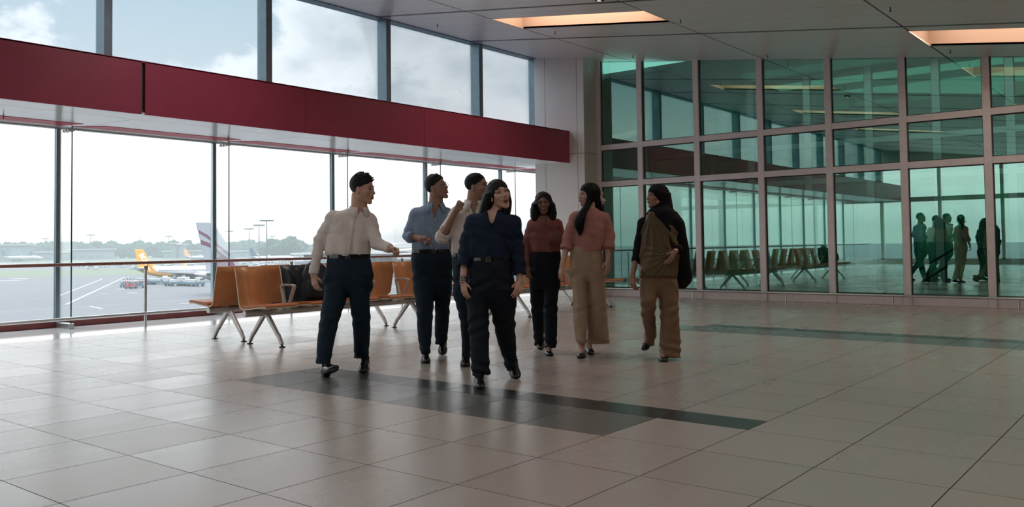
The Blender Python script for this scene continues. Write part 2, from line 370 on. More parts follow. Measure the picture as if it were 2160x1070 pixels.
# red fascia beam, in panels
fy = [YB]+[5.54+2.5*k for k in range(-6, 4)]+[14.85]
mb = MB()
for k, (a, b_) in enumerate(zip(fy[:-1], fy[1:])):
    ga = 0.022 if abs(a-5.54) < 0.01 else 0.003; gb = 0.022 if abs(b_-5.54) < 0.01 else 0.003
    mb.box(-10.33,-10.30,a+ga,b_-gb,2.78,3.45)
mb.box(-11.06,-10.30,YB,14.85,3.43,3.455)
struct(mb.build('fascia_beam', M['red'], bevel=0.004), 'long deep red fascia beam below the upper windows')
struct(MB().box(-11.1,-10.34,YB,14.85,2.83,3.428).build('fascia_core', M['gap']))
# upper glazing
XU = -11.2
for k, a in enumerate(COL_Y):
    o = MB().box(XU-0.16, XU+0.075, a-0.055, a+0.055, 3.455, ceil_z(XU)+0.02).build('window_mullion', M['frame_grey'], bevel=0.006); struct(o, 'dark blue grey upper window column')
cy_ = [YB]+COL_Y+[14.86]
for k, (a, b_) in enumerate(zip(cy_[:-1], cy_[1:])):
    o = MB().box(XU-0.125, XU-0.105, a+0.05, b_-0.05 if b_ < 14.8 else 14.90, 3.4, ceil_z(XU)+0.05).build('window_%d' % (20+k), M['glass_upper']); o['kind'] = 'structure'
struct(MB().box(XU-0.16, XU+0.04, YB, 14.86, ceil_z(XU)-0.02, ceil_z(XU)+0.02).build('window_head', M['frame_grey']))
struct(MB().box(XU-0.16, XU+0.03, 14.855, 14.93, 3.455, ceil_z(XU)).build('window_jamb', M['frame_grey']))
# roof slab over the bay outside the upper glass
struct(MB().box(-12.95,-11.1,YB,14.9,2.95,3.4).build('bay_roof', M['frame_grey']))
# pillar
mb = MB(); px0,px1,py = -11.2,-9.93,14.85
mb2 = MB().box(px0+0.01,px1-0.012,py+0.012,15.6,0,5.3)
for (a,b_) in ((px0,-10.925),(-10.915,-10.105),(-10.095,px1)):
    for (z0,z1) in ((0,2.963),(2.972,5.30)):
        mb.box(a,b_,py,py+0.012,z0,z1)
for (a,b_) in ((py+0.013,py+0.14),(py+0.147,15.35)):
    for (z0,z1) in ((0,2.963),(2.972,5.30)):
        mb.box(px1-0.012,px1,a,b_,z0,z1)
mb.box(px0-0.0,px0+0.01,py+0.013,15.6,0,5.3)
struct(mb2.build('wall_pillar_core', M['gap'])); struct(mb.build('wall_pillar', M['panel']), 'pale panelled pillar at the corner of the two glass walls')

# ------------------------------------------------------------ far curtain wall
FX = [-9.90,-8.90,-7.64,-6.35,-5.10,-3.87,-2.62,-1.36,-0.1,1.15,2.4,3.65,4.9,6.15,7.4]
def curtain(Y, xs, mat, prefix, gmat, n0, zt=(3.10,2.33), top=True, depth=0.14, w=0.115, sill=0.17):
    mbm = MB()
    for x in xs: mbm.box(x-w/2, x+w/2, Y-depth/2, Y+depth/2, 0, ceil_z(x)+0.02 if Y < 16 else 4.6)
    struct(mbm.build(prefix+'_mullions', mat, bevel=0.004), 'vertical aluminium mullions of the glass wall')
    mbt = MB()
    for z in zt: mbt.box(xs[0]+w/2, xs[-1]-w/2, Y-depth/2+0.006, Y+depth/2, z-0.055, z+0.055)
    mbt.box(xs[0], xs[-1], Y-depth/2+0.03, Y+depth/2-0.02, 0.0, sill-0.02)
    struct(mbt.build(prefix+'_transoms', mat, bevel=0.004), 'horizontal aluminium transoms of the glass wall')
    mbg = MB()
    for z in zt: mbg.box(xs[0], xs[-1], Y-0.02, Y+0.02, z-0.07, z+0.07)
    mbg.box(xs[0], xs[-1], Y-0.02, Y+0.02, sill-0.03, sill+0.015)
    for x in xs: mbg.box(x-w/2-0.014, x+w/2+0.014, Y-0.02, Y+0.02, 0.1, ceil_z(x) if Y < 16 else 4.6)
    struct(mbg.build(prefix+'_gaskets', M['gap']))
    lev = [sill+0.01, zt[1], zt[0], None]
    for k in range(len(xs)-1):
        o = MB()
        for j in range(3):
            z0 = lev[j]+(0.06 if j else 0); x0, x1 = xs[k]+w/2, xs[k+1]-w/2
            if j < 2: o.box(x0,x1,Y-0.008,Y+0.008,z0,lev[j+1]-0.06)
            else: o.box(x0,x1,Y-0.008,Y+0.008,z0,1.0,fn=lambda x,y,z: (x,y,(ceil_z(x)+0.02 if Y < 16 else 4.6) if z > 0.999 and z < 1.001 else z))
        o = o.build('window_%d' % (n0+k), gmat); o['kind'] = 'structure'
curtain(15.4, FX, M['mullion'], 'window_wall', M['glass_green'], 40)
curtain(18.1, [-10.2+1.25*k for k in range(15)], M['mullion'], 'window_inner_wall', M['glass_back'], 60, depth=0.1, w=0.14, sill=0.3)
area('corridor_fill_light', (-1.0,17.2,4.55), 13.0, 0.8, 45, (0.92,1.0,0.97))  # fill lamp added so the inner wall's frames show through the glass
area('back_room_fill_light', (-4.0,21.5,4.5), 12.0, 4.5, 80, (0.92,1.0,0.97))  # fill lamp added to brighten the space past the inner glass
# rooms behind the glass
M['dim_floor'] = P('corridor_floor', (0.25,0.24,0.22), 0.3, var=0.1)
M['dim_wall'] = P('corridor_wall', (0.20,0.22,0.21), 0.7, var=0.15, vscale=1.0)
struct(MB().box(-11.17, XR, YF+0.08, 25, -0.2, 0).build('floor_corridor', M['dim_floor']))
struct(MB().box(-11.17, XR, YF+0.16, 25, 4.6, 4.7).build('ceiling_corridor', M['soffit']))
struct(MB().box(-11.17, XR, 25, 25.2, 0, 4.7).build('wall_far', M['dim_wall']))
struct(MB().box(-11.30, -11.17, 15.62, 25, 0, 5.2).build('wall_corridor_light_block', M['dim_wall']))  # added to block side daylight and keep the corridor dark
# kick rail in front of the far wall
kr = empty('kick_rail', (-9.6,15.2,0)); tag(kr, 'low pale metal kick rail on short posts along the green glass wall', 'railing')
MB().tube([(-0.2,0,0.165),(17.0,0,0.165)], 0.021, 12).build('rail', M['steel'], kr, smooth=True)
for k in range(10):
    MB().tube([(0.07+1.822*k,0,0),(0.07+1.822*k,0,0.15)], 0.013, 8).build('post', M['steel'], kr, smooth=True)
# handrail by the windows
hr = empty('window_handrail', (-11.7,6.33,0)); tag(hr, 'long brown handrail with lower steel rail on slim posts by the windows', 'railing')
MB().tube([(0,-16,0.905),(0,8.4,0.905)], 0.022, 12).build('handrail', M['rail'], hr, smooth=True)
MB().tube([(0.05,-16,0.195),(0.05,8.4,0.195)], 0.022, 12).build('lower_rail', M['steel'], hr, smooth=True)
for k in range(-3, 4):
    y = 2.5*k
    mb = MB().tube([(0,y,0.0),(0,y,0.82)], 0.019, 12).tube([(0.02,y,0.195),(0.05,y,0.195)],0.01,8)
    mb.box(-0.004,0.004,y-0.02,y+0.035,0.80,0.86).tube([(0,y+0.03,0.84),(0,y+0.03,0.89)],0.006,8)
    mb.build('post', M['steel'], hr, smooth=True)
# ceiling sprinklers and downlight
M['brass'] = P('dull_sprinkler_metal', (0.10,0.09,0.08), 0.4, 0.6)
SPR = [(-10.48,11.07),(-8.66,12.1),(-6.0,11.6),(-8.62,14.65),(-6.0,14.9),(-3.0,11.47),(-2.98,14.69)]
WHERE = ['nearest the upper windows','right of the first lit ceiling coffer corner','past the right end of the left coffer','by the panelled pillar','above the third bay of the green glass wall','near the top right of the ceiling','in front of the right lit coffer']
s0 = None
for (x,y),wh in zip(SPR,WHERE):
    if s0 is None:
        s0 = empty('fire_sprinkler', (x,y,ceil_z(x)))
        MB().tube([(0,0,0.0),(0,0,-0.05)],0.007,8).build('sprinkler_stem', M['brass'], s0)
        MB().lathe([(0.003,-0.05),(0.018,-0.055),(0.018,-0.058),(0.003,-0.06)],(0,0,0),12).build('deflector', M['brass'], s0)
        reg_kids(s0); o = s0
    else:
        o = copy_tree(s0); o.location = (x,y,ceil_z(x))
    tag(o, 'small ceiling sprinkler '+wh, 'sprinkler', 'ceiling sprinklers')
SPR2 = [(-11.86,4.52),(-11.86,7.76),(-11.86,10.2),(-11.86,12.6)]
for (x,y),wh in zip(SPR2,['at the far left under the soffit','under the soffit above the orange seats','under the soffit above the white shirted man','under the soffit near its far end']):
    o = copy_tree(s0); o.location = (x,y,sof(x)); tag(o, 'small soffit sprinkler '+wh, 'sprinkler', 'soffit sprinklers')
dl = empty('downlight', (-6.43,10.05,ceil_z(-6.43))); dl.rotation_euler = (0,math.atan(0.132),0); tag(dl, 'round black downlight near the top edge of the ceiling', 'lamp')
MB().lathe([(0.07,0.0),(0.07,-0.03),(0.05,-0.032),(0.045,-0.005)],(0,0,0),24).build('lamp_housing', M['black'], dl, smooth=True)
M['lampglow'] = bpy.data.materials.new('downlight_glow'); M['lampglow'].use_nodes = True
_b = M['lampglow'].node_tree.nodes['Principled BSDF']; _b.inputs['Emission Color'].default_value = (1,0.9,0.8,1); _b.inputs['Emission Strength'].default_value = 1.5
MB().lathe([(0.03,-0.034),(0.02,-0.036)],(0,0,0),16).build('bulb', M['lampglow'], dl)
# stair rails seen between the two glass walls
M['dark_rail'] = P('dark_green_stair_rail', (0.01,0.03,0.025), 0.4)
st = empty('stair_handrail', (-3.6,16.4,0)); tag(st, 'dark stair handrail rising to the right behind the green glass', 'railing')
def _st(pts): return [(x+3.6,0,z) for x,z in pts]
MB().tube(_st([(-4.56,0.13),(-4.0,0.517),(-3.25,1.0)]),0.02,8).build('upper_rail', M['dark_rail'], st)
MB().tube(_st([(-4.0,0.27),(-3.05,0.925),(-2.7,0.925)]),0.018,8).build('lower_rail', M['dark_rail'], st)
MB().tube(_st([(-3.35,1.6),(-3.05,0.925)]),0.014,8).build('upper_rail', M['dark_rail'], st)
for _x,_z in ((-3.80,0.62),(-3.30,0.95),(-3.0,0.92)): MB().box(_x+3.58,_x+3.62,-0.02,0.02,0,_z).build('post', M['dark_rail'], st)


# ------------------------------------------------------------ the airfield outside
GZ = -10.5
def apron_mat():
    m = bpy.data.materials.new('airfield_ground'); m.use_nodes = True; t = m.node_tree; b = t.nodes['Principled BSDF']
    g = N(t, 'ShaderNodeNewGeometry'); s = N(t, 'ShaderNodeSeparateXYZ'); t.links.new(g.outputs['Position'], s.inputs[0])
    # distance from the terminal, in the look-out direction
    dd = mth(t, 'ADD', mth(t, 'MULTIPLY', s.outputs[0], -0.80), mth(t, 'MULTIPLY', s.outputs[1], 0.60))
    n = N(t, 'ShaderNodeTexNoise'); n.inputs['Scale'].default_value = 0.02; n.inputs['Detail'].default_value = 5; t.links.new(g.outputs['Position'], n.inputs['Vector'])
    mp_ = N(t, 'ShaderNodeMapping'); mp_.inputs['Rotation'].default_value = (0,0,math.radians(53)); mp_.inputs['Scale'].default_value = (0.004,0.05,1); t.links.new(g.outputs['Position'], mp_.inputs[0])
    n2_ = N(t, 'ShaderNodeTexNoise'); n2_.inputs['Scale'].default_value = 1.0; n2_.inputs['Detail'].default_value = 4; t.links.new(mp_.outputs[0], n2_.inputs['Vector'])
    c = mixc(t, n.outputs[0], (0.050,0.050,0.053), (0.064,0.064,0.068)); c = mixc(t, mth(t,'MULTIPLY',n2_.outputs[0],0.6), c, (0.040,0.040,0.044))
    wob = mth(t, 'ADD', dd, mth(t, 'MULTIPLY', mth(t,'SUBTRACT',n2_.outputs[0],0.5), 60.0))
    def band(a, b_): return mth(t, 'MULTIPLY', mth(t, 'GREATER_THAN', wob, a), mth(t, 'LESS_THAN', wob, b_))
    c = mixc(t, mth(t,'MULTIPLY', band(430,560), 0.8), c, (0.052,0.065,0.028))
    c = mixc(t, band(700,900), c, (0.10,0.10,0.097)); c = mixc(t, band(900,1000), c, (0.06,0.08,0.03)); c = mixc(t, band(1080,5000), c, (0.08,0.12,0.07))
    t.links.new(c, b.inputs['Base Color']); b.inputs['Roughness'].default_value = 0.75; b.inputs['Specular IOR Level'].default_value = 0.2
    return m
M['apron'] = apron_mat()
struct(MB().box(-4200,-14,-2500,4200,GZ-0.5,GZ).build('ground', M['apron']), 'grey airport apron and grass strips outside')
_f2 = Vector((-_sy,_cy,0)); _r2 = Vector((_cy,_sy,0))
def wpos(px, Zc, up):
    """a point Zc metres out along the view, over the ground"""
    p = _f2*Zc + _r2*((px-1080)/1824.62*Zc); return (p.x, p.y, GZ+up)
def px2r(px): return (px-1080)/1824.62
M['mark'] = P('painted_apron_line', (0.30,0.30,0.29), 0.6, var=0.1)
def line_on_ground(name, p, q, w, label):
    a = Vector(wpos(*p, 0.02)); b_ = Vector(wpos(*q, 0.02))
    o = MB().bar(a, b_, w, 0.03).build(name, M['mark']); struct(o, label)
def Zg(py, px): return 11.6*1824.62/(py-(529.2-0.0129*px))
for k,(a,b_,w) in enumerate([((140,642),(263,585),0.5),((120,626),(215,589),0.4),((0,592),(45,591),2.2),((25,588),(60,588),2.2),((245,610),(262,610),0.5),((268,618),(290,618),0.5),((210,620),(232,619),0.4),((190,646),(215,651),0.4),((20,686),(100,676),0.3),((380,640),(560,632),0.5),((480,655),(640,640),0.4)]):
    line_on_ground('apron_line', (a[0],Zg(a[1],a[0])), (b_[0],Zg(b_[1],b_[0])), w, 'white painted line on the apron')
# trees
M['leaf'] = P('tree_foliage', (0.02,0.045,0.025), 0.9, 0, 0.1, var=0.35, vscale=0.3)
M['bark'] = P('tree_bark', (0.08,0.06,0.045), 0.9, var=0.2)
def crown_mesh(seed, w, h):
    import bmesh as _b
    from mathutils import noise as nz
    r_ = random.Random(seed); bm = _b.new()
    for k in range(9):
        c = Vector((r_.uniform(-1,1)*w*0.42, r_.uniform(-1,1)*w*0.3, h*(0.35+0.5*r_.random()*(1-abs(r_.uniform(-0.6,0.6))))))
        ra = w*r_.uniform(0.2,0.34)
        g_ = _b.ops.create_icosphere(bm, subdivisions=4, radius=ra, matrix=Matrix.Translation(c))
        for v in g_['verts']:
            d = (v.co-c); n_ = nz.noise(v.co*0.35+Vector((seed,0,0)))+0.5*nz.noise(v.co*1.0)+0.35*nz.noise(v.co*2.4)
            v.co = c+d*(1+0.42*n_)
    me = bpy.data.meshes.new('foliage'); bm.to_mesh(me); bm.free(); me.materials.append(M['leaf']); return me
TREES = []
for sdd in range(5):
    w_, h_ = [(22,20),(18,24),(26,19),(14,22),(20,26)][sdd]
    rt = empty('tree', (0,0,GZ)); cr = bpy.data.objects.new('foliage', crown_mesh(sdd, w_, h_)); COL.objects.link(cr); cr.parent = rt
    MB().tube([(0,0,0),(0.3,0,h_*0.3),(0,0.4,h_*0.6)],[0.7,0.5,0.3],8).build('trunk', M['bark'], rt)
    reg_kids(rt); TREES.append(rt)
used = set(); rt_ = random.Random(3)
tree_px = [(x, 1) for x in range(-40, 700, 13)]
for i,(x,_) in enumerate(tree_px):
    k = rt_.randrange(5)
    if k not in used: o = TREES[k]; used.add(k)
    else: o = copy_tree(TREES[k])
    Zt = 1120+rt_.uniform(-40,60)+ (0 if x < 480 else -200 if 560 < x < 640 else 100)
    sc_ = rt_.uniform(0.75,1.08)*(1.0 if x<560 else 1.12 if x < 620 else 0.85)
    o.location = wpos(x+rt_.uniform(-4,4), Zt, 0); o.scale = (sc_*1.15,sc_*1.15,sc_); o.rotation_euler = (0,0,rt_.uniform(0,6))
    tag(o, 'hazy dark green tree, %s from the left in the distant tree line' % ordinal(i+1), 'tree', 'distant tree line')
for k in range(5):
    if k not in used: TREES[k].location = wpos(300+40*k, 1150, 0); tag(TREES[k], 'hazy dark green tree in the distant tree line beyond the airfield', 'tree', 'distant tree line')
o = MB().box(-15,15,-6,6,0,9).build('hedge_row', M['leaf']); bpy.data.objects.remove(o)
# floodlight masts
M['mast'] = P('galvanised_mast', (0.06,0.08,0.10), 0.5, 0.3)
def mast_build():
    rt = empty('floodlight_mast', (0,0,GZ))
    MB().tube([(0,0,0),(0,0,29.5)],[0.55,0.28],10).build('pole', M['mast'], rt)
    mb = MB()
    for k in range(8):
        a = k*PI/4; mb.bar((0,0,29.2),(3.6*math.cos(a),3.6*math.sin(a),29.6),0.15,0.15)
        mb.tube([(3.4*math.cos(a+t),3.4*math.sin(a+t),29.5) for t in (0,PI/8,PI/4)],0.1,6)
    mb.lathe([(3.2,29.1),(4.6,29.0),(4.8,29.9),(3.2,30.0)],(0,0,0),24)
    mb.build('lamp_ring', M['mast'], rt)
    reg_kids(rt); return rt
MASTS = [(95,1347,'leftmost, left of the first window post'),(191,1061,'between the first window post and the yellow tailed plane'),(356,1267,'behind the wing of the yellow tailed plane'),(482,934,'just right of the second window post'),(525,831,'shorter one of the trio above the orange seats'),(546,697,'middle of the trio above the orange seats'),(562,579,'tallest one above the orange seats'),(574,1410,'smallest one right of the tallest')]
m0 = None
for (x,Zm,wh) in MASTS:
    if m0 is None: o = m0 = mast_build()
    else: o = copy_tree(m0)
    o.location = wpos(x, Zm, 0); tag(o, 'tall airfield floodlight mast, '+wh, 'light mast', 'airfield floodlight masts')
# aircraft
M['plane_white'] = P('aircraft_white_paint', (0.27,0.28,0.295), 0.3, 0, 0.5, var=0.03)
M['plane_yellow'] = P('aircraft_yellow_paint', (0.55,0.25,0.02), 0.35)
M['plane_orange'] = P('aircraft_orange_paint', (0.75,0.25,0.06), 0.35)
M['plane_grey'] = P('aircraft_grey_paint', (0.20,0.215,0.24), 0.35)
M['plane_navy'] = P('aircraft_navy_paint', (0.02,0.04,0.09), 0.35)
M['maroon'] = P('maroon_tail_marking', (0.09,0.012,0.045), 0.4)
M['tyre'] = P('rubber_tyre', (0.02,0.02,0.02), 0.8)
M['plane_glass'] = P('aircraft_window', (0.05,0.06,0.08), 0.2)
M['mark_white'] = P('white_lettering', (0.85,0.85,0.85), 0.5)
def aircraft(loc, rz, S, tailmat, label, tail_h=1.0, lettering=None, logo=False, livery=True, engine=True, detail=True):
    """nose along +x, tail at x=0; S scales a 37 m narrow-body"""
    rt = empty('airliner', loc, rz); rt.scale = (S,S,S); tag(rt, label, 'aircraft')
    cz = 3.6; prof = [(0,0.18,1.25),(1.5,0.55,1.05),(4,1.15,0.65),(7,1.65,0.25),(10,1.92,0.03),(14,1.98,0),(30,1.98,0),(32.5,1.85,-0.05),(34.5,1.5,-0.25),(36.3,0.85,-0.55),(37,0.2,-0.75)]
    def ring_mesh(pr, ex=1.0):
        mb = MB(); seg = 24; vs = []
        for x,r_,dz in pr:
            for k in range(seg):
                t = 2*PI*k/seg; vs.append((x, r_*ex*math.cos(t), cz+dz+r_*ex*math.sin(t)))
        n_ = len(pr); fs = [(i*seg+k,i*seg+(k+1)%seg,(i+1)*seg+(k+1)%seg,(i+1)*seg+k) for i in range(n_-1) for k in range(seg)]
        fs += [tuple(range(seg)), tuple((n_-1)*seg+k for k in range(seg))]
        return mb.add(vs, fs)
    ring_mesh(prof).build('fuselage', M['plane_white'], rt, smooth=True)
    if livery and tailmat is M['plane_yellow']:
        pr = [(3.2,1.0,0.78),(5,1.34,0.5),(7,1.65,0.25),(10,1.92,0.03),(13.5,1.98,0.0)]
        mb = MB(); seg = 16
        for side in (1,-1):
            vs = []
            for i,(x,r_,dz) in enumerate(pr):
                u = i/(len(pr)-1); a0, a1 = PI/2-0.25-u*1.55, -PI/2+0.0
                for k in range(seg+1):
                    t = a0+(a1-a0)*k/seg; vs.append((x+ (0.0), side*(r_*1.012)*math.cos(t), cz+dz+(r_*1.012)*math.sin(t)))
            s_ = seg+1; mb.add(vs, [(i*s_+k,i*s_+k+1,(i+1)*s_+k+1,(i+1)*s_+k) for i in range(len(pr)-1) for k in range(seg)])
        mb.build('yellow_band', tailmat, rt, smooth=True)
    th = 6.2*tail_h
    fin = [(7.8,cz+1.7),(4.9,cz+1.9+th*0.45),(3.9,cz+1.9+th*0.8),(3.0,cz+1.9+th),(1.0,cz+1.9+th),(0.5,cz+1.85+th),(1.8,cz+1.3)] if not logo else [(10.2,cz+1.7),(7.2,cz+2.0+th*0.42),(4.6,cz+1.9+th*0.86),(3.8,cz+1.9+th*0.96),(2.9,cz+1.9+th),(0.3,cz+1.9+th*1.0),(1.5,cz+1.9+th*0.5),(2.6,cz+1.2)]
    MB().prism(fin, 0.36, lambda a,b_,c: (a,c-0.18,b_)).build('tail_fin', tailmat, rt, bevel=0.05)
    for sy_ in (1,-1):
        MB().prism([(5.6,1.0),(2.6,6.0),(1.4,6.0),(2.2,0.8)], 0.22, lambda a,b_,c: (a,sy_*b_,cz+1.0+c+b_*0.08)).build('tailplane', M['plane_white'], rt)
        MB().prism([(22.5,1.5),(13.8,16.6),(12.6,16.8),(15.4,6),(15.6,1.5)], 0.35, lambda a,b_,c: (a,sy_*b_,cz-1.1+c+b_*0.09)).build('wing', M['plane_white'], rt)
        MB().prism([(13.8,0),(12.3,0),(11.0,2.3),(11.9,2.3)], 0.12, lambda a,b_,c: (a,sy_*(16.7+b_*0.25)+c,cz+0.45+b_)).build('winglet', tailmat if tailmat is M['plane_yellow'] else M['plane_white'], rt)
        if engine:
            MB().lathe([(0.55,15.6),(0.8,16.2),(1.05,17.6),(1.1,19.0),(0.95,19.4)],(0,sy_*5.6,cz-1.9),16,'x').build('engine', M['plane_white'], rt, smooth=True)
        for yy_ in (3.1,4.2): MB().lathe([(0.35,-0.2),(0.55,-0.18),(0.55,0.18),(0.35,0.2)],(17.2,sy_*yy_*0.9,0.55),14,'y').build('wheel', M['tyre'], rt)
        MB().tube([(17.2,sy_*3.3,0.55),(17.4,sy_*3.0,cz-1.2)],0.14,8).build('landing_gear', M['plane_grey'], rt)
    MB().lathe([(0.35,-0.3),(0.4,0.3)],(32.0,0,0.4),12,'y').tube([(32,0,0.4),(32,0,cz-1.6)],0.12,8).build('nose_gear', M['tyre'], rt)
    if detail:
        mb = MB()
        for k in range(34):
            mb.box(9.5+k*0.62,9.72+k*0.62,-1.97,1.97,cz+0.35,cz+0.68)
        mb.box(9.5,30.5,-0.5,0.5,cz+0.4,cz+0.6).build('cabin_windows', M['plane_glass'], rt)
        mb = MB()
        for sy_ in (1,-1): mb.add([(36.0,sy_*0.75,cz+0.25),(34.9,sy_*1.3,cz+0.45),(34.9,sy_*1.15,cz+0.85),(35.8,sy_*0.7,cz+0.6)],[(0,1,2,3)])
        mb.add([(36.0,0.75,cz+0.25),(36.0,-0.75,cz+0.25),(35.8,-0.7,cz+0.6),(35.8,0.7,cz+0.6)],[(0,1,2,3)])
        mb.build('cockpit_window', M['plane_glass'], rt)
    if lettering:
        for side in (-1,):
            cu = bpy.data.curves.new('lettering','FONT'); cu.body = lettering; cu.size = 3.3; cu.extrude = 0.03; cu.materials.append(M['mark_white']); cu.align_x = 'LEFT'; cu.offset = 0.07; cu.space_character = 0.95
            t0 = bpy.data.objects.new('lettering_curve', cu); COL.objects.link(t0)
            me_ = bpy.data.meshes.new_from_object(t0); bpy.data.objects.remove(t0)
            t_ = bpy.data.objects.new('lettering', me_); COL.objects.link(t_); t_.parent = rt
            t_.location = (1.9,-0.22,cz+1.2+th*0.80); t_.rotation_euler = (PI/2, math.radians(58), 0)
    if logo:
        L = cz+1.9
        def pl(poly, nm): MB().prism(poly, 0.05, lambda a,b_,c: (a,-0.24+c,b_)).build(nm, M['maroon'], rt)
        pl([(0.85,L+th*0.84),(2.6,L+th*0.74),(5.2,L+th*0.50),(7.2,L+th*0.33),(7.0,L+th*0.28),(4.6,L+th*0.50),(2.4,L+th*0.69),(0.95,L+th*0.78)],'tail_stripe')
        pl([(1.25,L+th*0.64),(3.0,L+th*0.57),(5.6,L+th*0.34),(7.6,L+th*0.20),(7.0,L+th*0.20),(5.6,L+th*0.24),(4.6,L+th*0.36),(2.8,L+th*0.50),(1.35,L+th*0.55)],'tail_stripe')
        pl([(7.6,L+th*0.20),(5.4,L+th*0.33),(4.2,L+th*0.22),(2.3,L+th*0.23),(4.0,L+th*0.13),(3.2,L-0.1),(2.9,L-0.9),(4.6,L-2.2),(6.2,L-2.7),(7.0,L-1.8),(9.0,L-0.4)],'tail_emblem')
    return rt
def yaw_r(deg): return YAW+math.radians(deg)
aircraft(wpos(281,300,0), yaw_r(3), 1.0, M['plane_yellow'], 'small white airliner with yellow tail and white lettering', tail_h=0.96, lettering='sco')
aircraft(wpos(409,215,0)[:2]+(GZ-0.6,), yaw_r(30), 1.2, M['plane_grey'], 'large white airliner with tall grey tail and maroon emblem', tail_h=1.62, logo=True)
aircraft(wpos(70,900,0), yaw_r(170), 1.0, M['plane_navy'], 'white airliner with dark tail left of the first window post', engine=False)
aircraft(wpos(0,880,0), yaw_r(10), 1.1, M['plane_navy'], 'white airliner parked at the far left edge below the trees', engine=False)
aircraft(wpos(386,760,0), yaw_r(5), 0.9, M['plane_orange'], 'far small airliner with orange tail behind the big grey tail', engine=False)
aircraft(wpos(524,640,0), yaw_r(2), 0.95, M['plane_navy'], 'airliner with dark striped tail beside the floodlight trio', engine=False)
# distant hangars and terminal pier
M['bld'] = P('pale_hangar_cladding', (0.12,0.145,0.16), 0.7, var=0.08, vscale=0.2)
M['bld_roof'] = P('white_metal_roof', (0.32,0.33,0.34), 0.4)
M['bld_win'] = P('dark_building_glazing', (0.08,0.11,0.13), 0.3)
def building(px0, px1, Zb, h, dep, label, roof_over=2.0, rows=2):
    a = Vector(wpos(px0, Zb, 0)); b_ = Vector(wpos(px1, Zb, 0)); L = (b_-a).length
    rt = empty('airport_building', a, YAW); tag(rt, label, 'building')
    MB().box(0,L,0,dep,0,h).build('walls', M['bld'], rt)
    MB().box(-roof_over,L+roof_over,-roof_over,dep+roof_over,h,h+1.0).build('roof', M['bld_roof'], rt)
    mb = MB(); nb = max(3,int(L/9))
    for r_ in range(rows):
        for k in range(nb): mb.box((k+0.15)*L/nb,(k+0.8)*L/nb,-0.15,0.0,h*(0.12+0.45*r_),h*(0.42+0.45*r_))
    mb.build('windows', M['bld_win'], rt)
building(-30,26,900,17,40,'pale hangar with a white roof at the far left beyond the apron')
building(30,128,980,9,30,'low grey shed left of the first window post',rows=1)
building(148,216,1000,11.5,30,'low grey hangar with thin white roof beyond the apron',rows=1)
building(362,372,1010,17,10,'small square white tower building behind the big tail',rows=2)
building(376,386,1010,16,10,'second square white block behind the big tail',rows=2)
building(345,420,1040,8,20,'long low grey building behind the two airliners',rows=1)
building(455,520,1050,7,20,'long low building right of the second window post',rows=1)
pier = empty('terminal_pier', wpos(640, 330, 0), YAW+math.radians(-12)); tag(pier, 'long white terminal pier with slanted roofs behind the walking men', 'building')
MB().box(0,150,0,22,0,8.6).build('walls', M['bld'], pier)
mb = MB()
for k in range(9): mb.box(2+16.5*k,15+16.5*k,-0.2,0.0,1.5,7.6)
mb.build('windows', M['bld_win'], pier)
mb = MB().box(-4,152,-3,25,8.6,9.3)
for k in range(5): mb.bar((10+30*k,-6,9.6),(30+30*k,26,12.4),9,0.5)
mb.build('roof', M['bld_roof'], pier)
mb = MB()
for k in range(3): mb.bar((18+44*k,0,6),(8+44*k,-22,5),3,3).tube([(9+44*k,-20,0),(9+44*k,-20,4)],0.8,8)
mb.build('boarding_bridge', M['bld'], pier)
pr2 = empty('terminal_pier', wpos(905, 90, 0), YAW+math.radians(-4)); tag(pr2, 'white terminal wing seen between the blue shirted man and the pillar', 'building')
MB().box(0,60,0,18,0,10.2).build('walls', M['bld'], pr2); MB().box(-3,62,-2,20,10.2,10.8).build('roof', M['bld_roof'], pr2)
mb = MB()
for k in range(12): mb.box(1+5*k,4.6+5*k,-0.2,0.0,2.5,9.4)
mb.build('windows', M['bld_win'], pr2)
mb = MB()
for k in range(11): mb.bar((1+5*k,-0.3,10.8),(3.5+5*k,-0.3,12.2),0.15,0.15).bar((3.5+5*k,-0.3,12.2),(6+5*k,-0.3,10.8),0.15,0.15)
mb.build('roof_truss', M['bld_roof'], pr2)
# service vehicles
M['veh_white'] = P('vehicle_white', (0.26,0.275,0.28), 0.5); M['veh_blue'] = P('vehicle_slate', (0.05,0.10,0.13), 0.5); M['veh_red'] = P('vehicle_red', (0.4,0.03,0.03), 0.5); M['veh_yel'] = P('sign_yellow', (0.7,0.45,0.05), 0.5)
def cart_build(bodymat):
    rt = empty('baggage_cart', (0,0,GZ))
    MB().box(-1.6,1.6,-0.8,0.8,0.5,0.7).build('deck', M['veh_blue'], rt)
    mb = MB()
    for x_ in (-1.5,0,1.5):
        for y_ in (-0.7,0.7): mb.box(x_-0.05,x_+0.05,y_-0.05,y_+0.05,0.7,2.0)
    mb.box(-1.6,1.6,-0.8,0.8,2.0,2.1); mb.build('canopy', bodymat, rt)
    mb = MB()
    for x_ in (-1.2,1.2):
        for y_ in (-0.7,0.7): mb.lathe([(0.28,-0.1),(0.28,0.1)],(x_,y_,0.28),10,'y')
    mb.build('wheels', M['tyre'], rt)
    MB().box(-1.4,-0.2,-0.6,0.6,0.7,1.5).box(0.2,1.3,-0.5,0.5,0.7,1.3).build('load', M['veh_red'] if bodymat is M['veh_blue'] else M['veh_blue'], rt)
    reg_kids(rt); return rt
